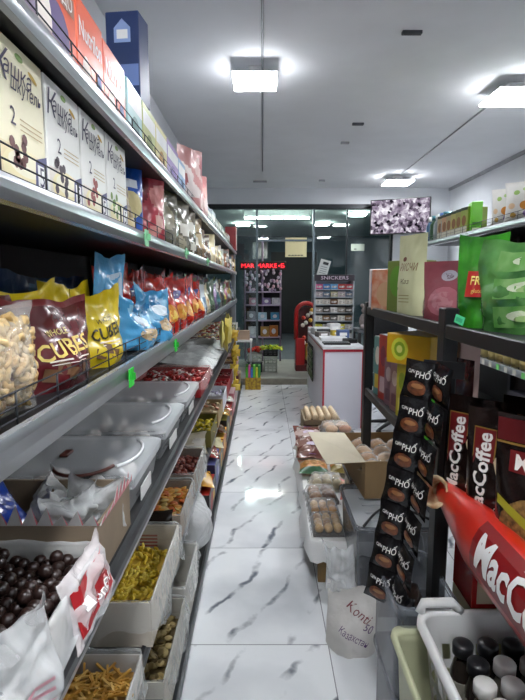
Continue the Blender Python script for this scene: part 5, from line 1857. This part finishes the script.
# ================================================================== low bench with bakery packs, egg trays
ZT = .24
bx, brot = .42, -.03
bench = thing('low_bench', 'low wooden bench under a white cloth in the middle of the floor', 'bench', (.475, 3.14, 0), brot)
wood = C('#7a5f34', .6, 0, .25, 8)
for sx in (-.15, .17):
    for sy in (-.775, .78):
        b = MB()
        b.box(sx - .022, sx + .022, sy - .022, sy + .022, 0, .215, wood, .003)
        b.build('leg', bench)
b = MB()
b.box(-.20, .22, -.80, .85, .213, .232, wood)
b.build('bench_top', bench)
clothm = C('#e3e3e2', .75, 0, .06, 5)
b = MB()
W0, W1, L0, L1 = -.215, .235, -.825, .87
def drape(px_, py_, dx, dy, ph):
    # strip hanging from the edge, gently waved
    return px_, py_
b.grid(6, 14, lambda u, v: (W0 + (W1 - W0) * u, L0 + (L1 - L0) * v, .236 + .001 * math.sin(u * 9 + v * 14)), clothm)
per = [(W0 + (W1 - W0) * i / 14, L0, 0, -1) for i in range(15)] + [(W1, L0 + (L1 - L0) * i / 24, 1, 0) for i in range(1, 25)] + [(W1 - (W1 - W0) * i / 14, L1, 0, 1) for i in range(1, 15)] + [(W0, L1 - (L1 - L0) * i / 24, -1, 0) for i in range(1, 24)]
n = len(per)
vs = []
for r in range(7):
    for i, (x, y, nx, ny) in enumerate(per):
        h = .075 + .03 * math.sin(i * .9) + .02 * math.sin(i * 2.3 + 1)
        if nx == -1: h += .03
        k = r / 6
        o_ = .008 * min(1, r) + k * (.018 + .014 * math.sin(i * 1.35) + .008 * math.sin(i * 2.9))
        vs.append((x + nx * o_, y + ny * o_, .2365 - h * k))
b.add(vs, [(r * n + i, r * n + (i + 1) % n, (r + 1) * n + (i + 1) % n, (r + 1) * n + i) for r in range(6) for i in range(n)], clothm, True)
tag(b.build('tablecloth', None, (.475, 3.14, 0), brot), 'white cloth draped over the low bench', 'tablecloth')
TZ = .239
bun = [C('#b98c54', .6, 0, .25, 14), C('#a8783f', .6, 0, .25, 14), C('#c9a26a', .6, 0, .25, 14)]
def pastry_pack(label, x, y, nx, ny, rx, ry, rz, rot=0.0, cols=None, h=.06, z=TZ, tray_c='#2c2622', name='pastry_pack', item='pastry'):
    w, d = nx * rx * 2 + .02, ny * ry * 2 + .02
    t = thing(name, label, 'pack', (x, y, z), rot)
    b = MB()
    b.box(-w / 2, w / 2, -d / 2, d / 2, 0, .006, C(tray_c, .4), .001)
    for sx in (-1, 1):
        b.box(*sorted((sx * w / 2, sx * (w / 2 - .004))), -d / 2, d / 2, .006, .02, C(tray_c, .4))
    b.build('tray', t)
    rr = random.Random(int(x * 997 + y * 131))
    for i in range(nx):
        for j in range(ny):
            b = MB()
            b.blob((0, 0, rz), rx * .97, ry * .97, rz, rr.choice(cols or bun), 12, 7)
            b.build(item, t, (-w / 2 + .01 + rx * (2 * i + 1), -d / 2 + .01 + ry * (2 * j + 1), .006))
    b = MB()
    sd = rr.random() * 50
    def top_(u, v):
        e = min(1, 6 * min(u, 1 - u, v, 1 - v))
        e = e * e * (3 - 2 * e)
        return ((u - .5) * (w + .02), (v - .5) * (d + .03), .004 + (2 * rz + .008) * e + .006 * noise.noise(Vector((u * 6 + sd, v * 7, 1))) * e)
    b.grid(16, 16, top_, clear('#f4f2ee', .10, .07, 1.0, scale=26))
    b.build('film_wrap', t)
    return t
pastry_pack('clear pack of round brown buns nearest the front edge of the bench', .335, 2.45, 3, 3, .0235, .028, .024)
pastry_pack('clear pack of flat tan cookies second from the front of the bench', .337, 2.635, 3, 2, .024, .036, .022)
pastry_pack('clear pack of dark brown pastries third from the front of the bench', .345, 2.81, 2, 3, .040, .026, .026, .06, [C('#6d4026', .5, 0, .3, 14), C('#8a5a36', .5, 0, .3, 14)])
pastry_pack('clear box of pale cream pastries beside the brown pastries', .40, 2.985, 3, 2, .032, .038, .030, -.04, [C('#cfc4a8', .6, 0, .2, 14), C('#bcae8c', .6, 0, .2, 14)], tray_c='#b9b2a0')
bag('cookie_bag', 'red and tan printed packet between the cream pastries and the cardboard box', 'bag', .14, .26, .06, bands((.35, film('#c9584a')), (.5, film('#e0c9b0')), (.8, film('#a8714a')), (1, film('#c9584a'))), (.515, 2.72, TZ + .03), -.1, None, 331, 'pillow', None, wr=.008, tilt=-1.5)
def grp(b, w, h, fn):
    for i in range(3):
        b.print_disc(-w * .28 + w * .28 * i, h * .5, w * .12, h * .16, C('#a8773a', .5), fn=fn)
bag('cookie_bag', 'orange and green packet of cookies lying under the violet packet on the bench', 'bag', .20, .17, .075, bands((.28, film('#3f6a4a')), (.62, film('#c98a4a')), (.8, film('#d8b890')), (1, film('#c96a3a'))), (.335, 3.10, TZ + .038), -.05, None, 332, 'pillow', grp, wr=.008, tilt=-1.4)
bag('cookie_bag', 'orange packet of cookies lying beside the orange and green one', 'bag', .18, .16, .07, bands((.4, film('#8a7a3a')), (1, film('#c9874a'))), (.53, 3.12, TZ + .036), -.05, None, 333, 'pillow', None, wr=.008, tilt=-1.4)
def vio(b, w, h, fn):
    b.print_rect(-w * .12, w * .12, h * .10, h * .9, C('#6a3f8a', .4), fn=fn, n=4)
    b.print_rect(-w * .2, w * .2, h * .42, h * .56, C('#d8c9dc', .4), fn=fn, n=4)
    b.print_rect(-w * .4, -w * .2, h * .2, h * .8, C('#a89088', .4), fn=fn, n=3)
for i, (x, y, z) in enumerate(((.335, 3.34, TZ + .10), (.345, 3.60, TZ + .10))):
    bag('cookie_bag', ['brown and violet cookie packet on top of the orange and green packet', 'brown and violet cookie packet leaning on the egg trays'][i], 'bag', .22, .25, .07, patchy(film('#6d4038', rough=.2), [film('#8f6a60', rough=.2), film('#c9b0a8', rough=.2)], 340 + i), (x, y - .12, z), -.08 + .1 * i, 'violet cookie packets', 340 + i, 'pillow', vio, wr=.01, tilt=-1.25)
for i, (x, y) in enumerate(((.34, 3.53),)):
    carton('cookie_carton', ['plain brown carton under the violet cookie packets', 'plain brown carton beside the egg trays'][i], 'carton', .17, .055, .20, CARD, (x, y + .02 , TZ), -.04)
# stacked egg trays
eggtray = C('#8f7f66', .9, 0, .15, 30)
def egg_tray(label, loc, rot):
    t = thing('egg_tray', label, 'egg tray', loc, rot, 'stacked egg trays')
    b = MB()
    nx, ny, s = 5, 6, .05
    w, d = nx * s + .03, ny * s + .03
    def hfun(u, v):
        x, y = (u - .5) * w, (v - .5) * d
        z = .026 + .020 * math.cos(2 * PI * (x / s)) * math.cos(2 * PI * (y / s)) if max(abs(x) - nx * s / 2, abs(y) - ny * s / 2) < 0 else .042
        return (x, y, z)
    b.grid(40, 48, hfun, eggtray)
    b.grid(10, 12, lambda u, v: ((u - .5) * (w - .04), (v - .5) * (d - .04), .004), eggtray)
    for sx in (-1, 1):
        b.box(*sorted((sx * w / 2, sx * (w / 2 - .006))), -d / 2, d / 2, .006, .044, eggtray)
        b.box(-w / 2, w / 2, *sorted((sx * d / 2, sx * (d / 2 - .006))), .006, .044, eggtray)
    b.build('tray_body', t)
    return t
ex, ey = .455, 3.86
for i in range(5):
    egg_tray('grey brown egg tray, %s from the bottom of the stack on the bench end' % ORD[i], (ex + .004 * (i % 2), ey, TZ + .046 * i), .03 * (i % 2))
eggm = C('#d9c3a2', .5, 0, .08, 20)
e0 = None
zt = TZ + .046 * 4
for i in range(5):
    for j in range(6):
        p = (ex - .10 + .05 * i, ey - .125 + .05 * j, zt + .056)
        if e0 is None:
            b = MB()
            b.lathe([(.002, -.029)] + [(.0215 * math.sin(a) * (1 - .08 * math.cos(a)), -.029 * math.cos(a)) for a in [PI * k / 9 for k in range(1, 9)]] + [(.002, .029)], eggm, 12)
            e0 = tag(b.build('egg', None, p), 'pale brown egg in the top egg tray of the stack', 'egg', 'eggs in the top tray')
        else:
            dup(e0, p, (0, 0, 0))
t = pastry_pack('round clear clamshell of nut cookies leaning at the right of the egg trays', .545, 3.56, 2, 2, .05, .045, .03, .1, [C('#c9a074', .5, 0, .3, 20), C('#b5764f', .5, 0, .3, 20), C('#d8bfa0', .5, 0, .2, 20)], z=TZ + .175)
carton('plain_carton', 'plain brown carton under the clamshell beside the egg trays', 'carton', .2, .17, .2, CARD, (.545, 3.56, TZ), 0)

# ================================================================== cardboard box of wrapped buns, on the storage bins
boxc = C('#8f7450', .8, 0, .12, 10)
box_t = tray('carton_box', 'open brown cardboard box of wrapped buns standing on the storage bins', .33, .47, .185, boxc, (.64, 2.53, .472), .06, th=.005)
b = MB()
b.add([(-.163, -.235, .185), (-.163, .235, .185), (-.375, .20, .205), (-.345, -.20, .165)], [(0, 1, 2, 3)], C('#cfc4ab', .7, 0, .06, 6))
b.add([(-.163, -.235, .182), (-.163, .235, .182), (-.375, .20, .202), (-.345, -.20, .162)], [(3, 2, 1, 0)], boxc)
b.build('flap', box_t)
b = MB()
b.box(.163, .168, -.235, .235, .185, .26, boxc)
b.build('flap', box_t)
rr = random.Random(14)
k = 0
for i in range(3):
    for j in range(4):
        k += 1
        x, y = .64 - .10 + .10 * i, 2.53 - .165 + .11 * j
        t = thing('wrapped_bun', 'clear wrapped tan bun, %s of the %s row in the open cardboard box' % (ORD[j], ['aisle side', 'middle', 'far side'][i]), 'bun', (x, y, .562), rr.uniform(-.6, .6), 'wrapped buns in the cardboard box')
        b = MB()
        b.blob((0, 0, .038), .048, .046, .034, rr.choice([C('#c9a57a', .6, 0, .25, 20), C('#b98d62', .6, 0, .25, 20)]), 10, 6)
        b.build('bun', t)
        b = MB()
        b.pouch(.112, .108, .085, clear('#f4f2ee', .12, .07, .8, scale=30), 360 + k, 'pillow', .01, 8, 8)
        o = b.build('film_wrap', t, (0, .053, .036), (PI / 2, 0, 0))
b = MB()
b.box(.64 - .15, .64 + .15, 2.53 - .22, 2.53 + .22, .482, .559, C('#a8845c', .8, 0, .4, 22))
tag(b.build('bun_layer', None, (0, 0, 0)), 'lower layer of wrapped tan buns filling the cardboard box', 'buns', None, 'stuff')

# ================================================================== storage bins
def bin_(name, label, x0, x1, y0, y1, z, h, col, taper=.86, group=None, amount=.5, lid=False, handle=False, m=None, rimw=.014):
    cx, cy = (x0 + x1) / 2, (y0 + y1) / 2
    t = thing(name, label, 'storage bin', (cx, cy, z), 0, group)
    w, d = x1 - x0, y1 - y0
    m = m or clear(col, amount, .25, .1, scale=6)
    def ring(kx, ky, zz, r=.035, n=5):
        P = []
        for qx, qy, st in ((1, -1, -PI / 2), (1, 1, 0), (-1, 1, PI / 2), (-1, -1, PI)):
            for i in range(n + 1):
                q = st + PI / 2 * i / n
                P.append((qx * (w / 2 * kx - r) + r * math.cos(q), qy * (d / 2 * ky - r) + r * math.sin(q), zz))
        return P
    def loft(b, rings, cap0):
        n = len(rings[0])
        b.add([p for r_ in rings for p in r_], [(j * n + i, j * n + (i + 1) % n, (j + 1) * n + (i + 1) % n, (j + 1) * n + i) for j in range(len(rings) - 1) for i in range(n)] + ([tuple(range(n))[::-1]] if cap0 else []), m, True)
    b = MB()
    kr = 1 - rimw / w
    loft(b, [ring(taper, taper, 0), ring(taper + .02, taper + .02, .012), ring(kr - .03, kr - .03, h - .03), ring(kr - .028, kr - .028, h - .012), ring(kr, kr, h - .006)], True)
    b.build('bin_body', t)
    b = MB()
    loft(b, [ring(kr - .03, kr - .03, h - .008), ring(kr - .02, kr - .02, h + .004), ring(1.0, 1.0, h + .004), ring(1.01, 1.01, h - .014)], False)
    b.build('rim', t)
    if lid:
        b = MB()
        R_ = ring(.95, .95, h - .02)
        b.add(R_ + ring(.6, .6, h - .012), [(i, (i + 1) % len(R_), len(R_) + (i + 1) % len(R_), len(R_) + i) for i in range(len(R_))] + [tuple(len(R_) + i for i in range(len(R_)))], clear('#c9ced2', .55, .12, .1, scale=8), True)
        for k in range(4):
            b.box(-w * .3, w * .3, -d * .3 + k * d * .16, -d * .3 + k * d * .16 + .02, h - .012, h - .006, clear('#c9ced2', .55, .12, .1, scale=8), .002)
        b.build('lid', t)
    if handle:
        b = MB()
        P = [(-w * .40 + w * .8 * i / 12, -d * .46 + .10 * math.sin(PI * i / 12) * 1.6 + d * .1 * i / 12, h + .006) for i in range(13)]
        b.tube(P, .006, C('#17181a', .4), 6)
        b.build('handle', t)
    return t
bg = '#5d6168'
bin_('storage_bin', 'smoky grey lidded bin with a black handle in front of the cardboard box', .392, .78, 1.99, 2.47, .17, .298, bg, handle=True, lid=True, amount=.66)
carton('plain_carton', 'dark carton under the smoky grey lidded bin', 'carton', .30, .17, .34, C('#3a3a40', .6), (.62, 2.25, 0))
bin_('storage_bin', 'smoky grey bin behind the lidded one, carrying the cardboard box', .46, .80, 2.50, 2.80, 0, .466, bg, amount=.66)
bin_('storage_bin', 'clear grey open bin holding dark bags beside the white sack', .385, .58, 1.33, 1.66, .25, .31, '#868c94', amount=.42)
bin_('storage_bin', 'clear grey bin standing on the floor beneath the open bin of dark bags', .395, .575, 1.335, 1.655, 0, .25, '#6d7178', amount=.5)
for i, (x, y, hx) in enumerate(((.465, 1.42, '#23242a'), (.50, 1.55, '#3a2a24'))):
    bag('dark_bag', ['black crumpled bag inside the clear grey open bin', 'dark brown crumpled bag inside the clear grey open bin'][i], 'bag', .14, .24, .09, film(hx), (x, y, .275), FACE_L, None, 381 + i, 'pillow', None, wr=.012)
bag('dark_bag', 'dark bag inside the bin standing on the floor', 'bag', .22, .2, .10, film('#2c2c36'), (.48, 1.49, .015), FACE_L, None, 383, 'pillow', None, wr=.012)
# white printed sack on the floor
def sack(b, w, h, fn):
    b.print_text('Konti', .03, h * .66, .05, C('#7a3a40', .5), fn=fn, rot=-.55, shear=.2, width=w * .5)
    b.print_text('Казахстан', .02, h * .34, .036, C('#5a3a6a', .5), fn=fn, rot=-.50, width=w * .62)
    b.print_text('50', .075, h * .45, .04, C('#5a3a6a', .5), fn=fn, rot=-.5)
bag('flour_sack', 'white printed sack standing on the floor against the grey bins', 'sack', .215, .28, .16, C('#cfcbc6', .7, 0, .08, 8, .3), (.365, 1.90, 0), -.30, None, 391, art=sack, wr=.014, nu=18, nv=20)
bag('clear_bag', 'clear plastic bag bulging out of the mouth of the white sack', 'bag', .13, .19, .09, clear('#eef0f0', .35, .12, .8), (.325, 1.93, .24), -.3, None, 392, 'pillow', None, wr=.026)
# near baskets
bin_('storage_bin', 'cream basket under the white bottle basket at the frame bottom', .375, .77, .62, 1.36, .20, .29, '#c9cba8', m=C('#c6c8a4', .45, 0, .06, 4))
carton('plain_carton', 'dark violet crate under the cream basket', 'crate', .62, .20, .36, C('#2f2c44', .6), (.55, 1.0, 0), FACE_L)
t = thing('bottle_basket', 'white slotted plastic basket holding small bottles at the lower right', 'basket', (.672, 1.0, .295), 0)
wp = C('#dcdcda', .4, 0, .04, 4)
b = MB()
w, d, h = .48, .56, .30
def bring(k, z, r=.045, n=5):
    P = []
    for qx, qy, st in ((1, -1, -PI / 2), (1, 1, 0), (-1, 1, PI / 2), (-1, -1, PI)):
        for i in range(n + 1):
            q = st + PI / 2 * i / n
            P.append((qx * (w / 2 * k - r) + r * math.cos(q), qy * (d / 2 * k - r) + r * math.sin(q), z))
    return P
def lf(b, rings, cap):
    n = len(rings[0])
    b.add([p for r_ in rings for p in r_], [(j * n + i, j * n + (i + 1) % n, (j + 1) * n + (i + 1) % n, (j + 1) * n + i) for j in range(len(rings) - 1) for i in range(n)] + ([tuple(range(n))] if cap else []), wp, True)
lf(b, [bring(.86, 0), bring(.87, .04)], True)
lf(b, [bring(.955, .24), bring(.975, h - .01), bring(.98, h), bring(1.04, h), bring(1.045, h - .025)], False)
# slotted walls: upright ribs between the lower and upper bands
lo, hi = bring(.87, .04), bring(.955, .24)
for k in range(3):
    z0 = .04 + .2 * (k + .72) / 3
    a = bring(.87 + .085 * (k + .62) / 3, .04 + .2 * (k + .62) / 3)
    c = bring(.87 + .085 * (k + 1.0) / 3, .04 + .2 * (k + 1.0) / 3)
    lf(b, [a, c], False)
for side in range(4):
    for i in range(9):
        f = -.42 + .84 * i / 8
        for kx in (1,):
            if side < 2:
                sx = -1 if side == 0 else 1
                p0, p1 = (sx * w / 2 * .87, f * d * .86, .04), (sx * w / 2 * .955, f * d * .94, .24)
                dx, dy = 0, .012
            else:
                sy = -1 if side == 2 else 1
                p0, p1 = (f * w * .86, sy * d / 2 * .87, .04), (f * w * .94, sy * d / 2 * .955, .24)
                dx, dy = .012, 0
            b.add([(p0[0] - dx, p0[1] - dy, p0[2]), (p0[0] + dx, p0[1] + dy, p0[2]), (p1[0] + dx, p1[1] + dy, p1[2]), (p1[0] - dx, p1[1] - dy, p1[2])], [(0, 1, 2, 3)], wp)
b.build('basket_body', t)
b = MB()
b.tube([(-w / 2 * .98, d / 2 * 1.0, h - .004), (-w / 2 * .93, d / 2 * 1.03, h + .02), (-w / 2 * .6, d / 2 * 1.03, h + .022), (-w / 2 * .5, d / 2 * 1.02, h - .004)], .014, wp, 8)
b.build('rim_grip', t)
def bottle(label, x, y, capc, body, z=.315, group=None, h=.19):
    t = thing('small_bottle', label, 'bottle', (x, y, z), 0, group)
    b = MB()
    b.lathe([(.022, 0), (.0275, .006), (.028, h * .66), (.018, h * .82), (.014, h * .86)], body, 14)
    b.build('bottle_body', t)
    b = MB()
    b.lathe([(.028, h * .2), (.0288, h * .21), (.0288, h * .58), (.028, h * .59)], C('#8a867a', .5, 0, .4, 40), 14)
    b.build('bottle_label', t)
    b = MB()
    c = h * .84
    b.lathe([(.0235, c), (.0265, c + .003), (.0265, c + .028), (.0235, c + .032), (.012, c + .035)], capc, 18)
    b.build('cap', t)
    return t
dk_, wt, gy_, tn = C('#1a1a1d', .35), C('#d6d4d0', .4), C('#9a9690', .4), C('#8f8a80', .4)
body = C('#2c2622', .2, 0, .3, 20)
body2 = C('#6a655c', .25, 0, .3, 20)
pat = ['ddddd', 'dwgdt', 'wwgtg', 'wwgtg', 'wwwtw', 'wgwwt', 'wwgww']
for j, row in enumerate(pat):
    for i, ch in enumerate(row):
        m, nm = {'d': (dk_, 'black'), 'w': (wt, 'white'), 'g': (gy_, 'grey'), 't': (tn, 'dull beige')}[ch]
        x, yv = .525 + .066 * i + .012 * (j % 2), 1.195 - .066 * j
        bottle('%s capped bottle, %s row from basket far rim, %s from the aisle side' % (nm, ORD[j], ORD[i]), x, yv, m, body if m is dk_ else body2, group='small bottles in the white basket', h=.262)
# red carton and its support, between the bin and the basket
carton('plain_carton', 'tall beige carton between the clear grey bin and the coffee board', 'carton', .30, .56, .14, C('#b5a88a', .6, 0, .1, 8), (.755, 1.41, 0), 0)
carton('red_carton', 'glossy red carton lying under the red advert roll', 'carton', .30, .16, .14, C('#b01a1c', .25, 0, .2, 10, coat=.4), (.755, 1.41, .561), 0, None, lambda b, w, h, yy: b.print_rect(-w * .45, -w * .1, h * .1, h * .9, C('#c9b9a0', .4), yy))

# ================================================================== light, world, view
w = bpy.data.worlds.new('night')
SC.world = w
w.use_nodes = True
w.node_tree.nodes['Background'].inputs['Color'].default_value = (.02, .028, .04, 1)
w.node_tree.nodes['Background'].inputs['Strength'].default_value = 1.0
SC.view_settings.view_transform = 'Standard'
SC.view_settings.look = 'None'
SC.view_settings.gamma = 1
SC.view_settings.use_curve_mapping = False
SC.view_settings.exposure = 1.1
bpy.context.view_layer.update()
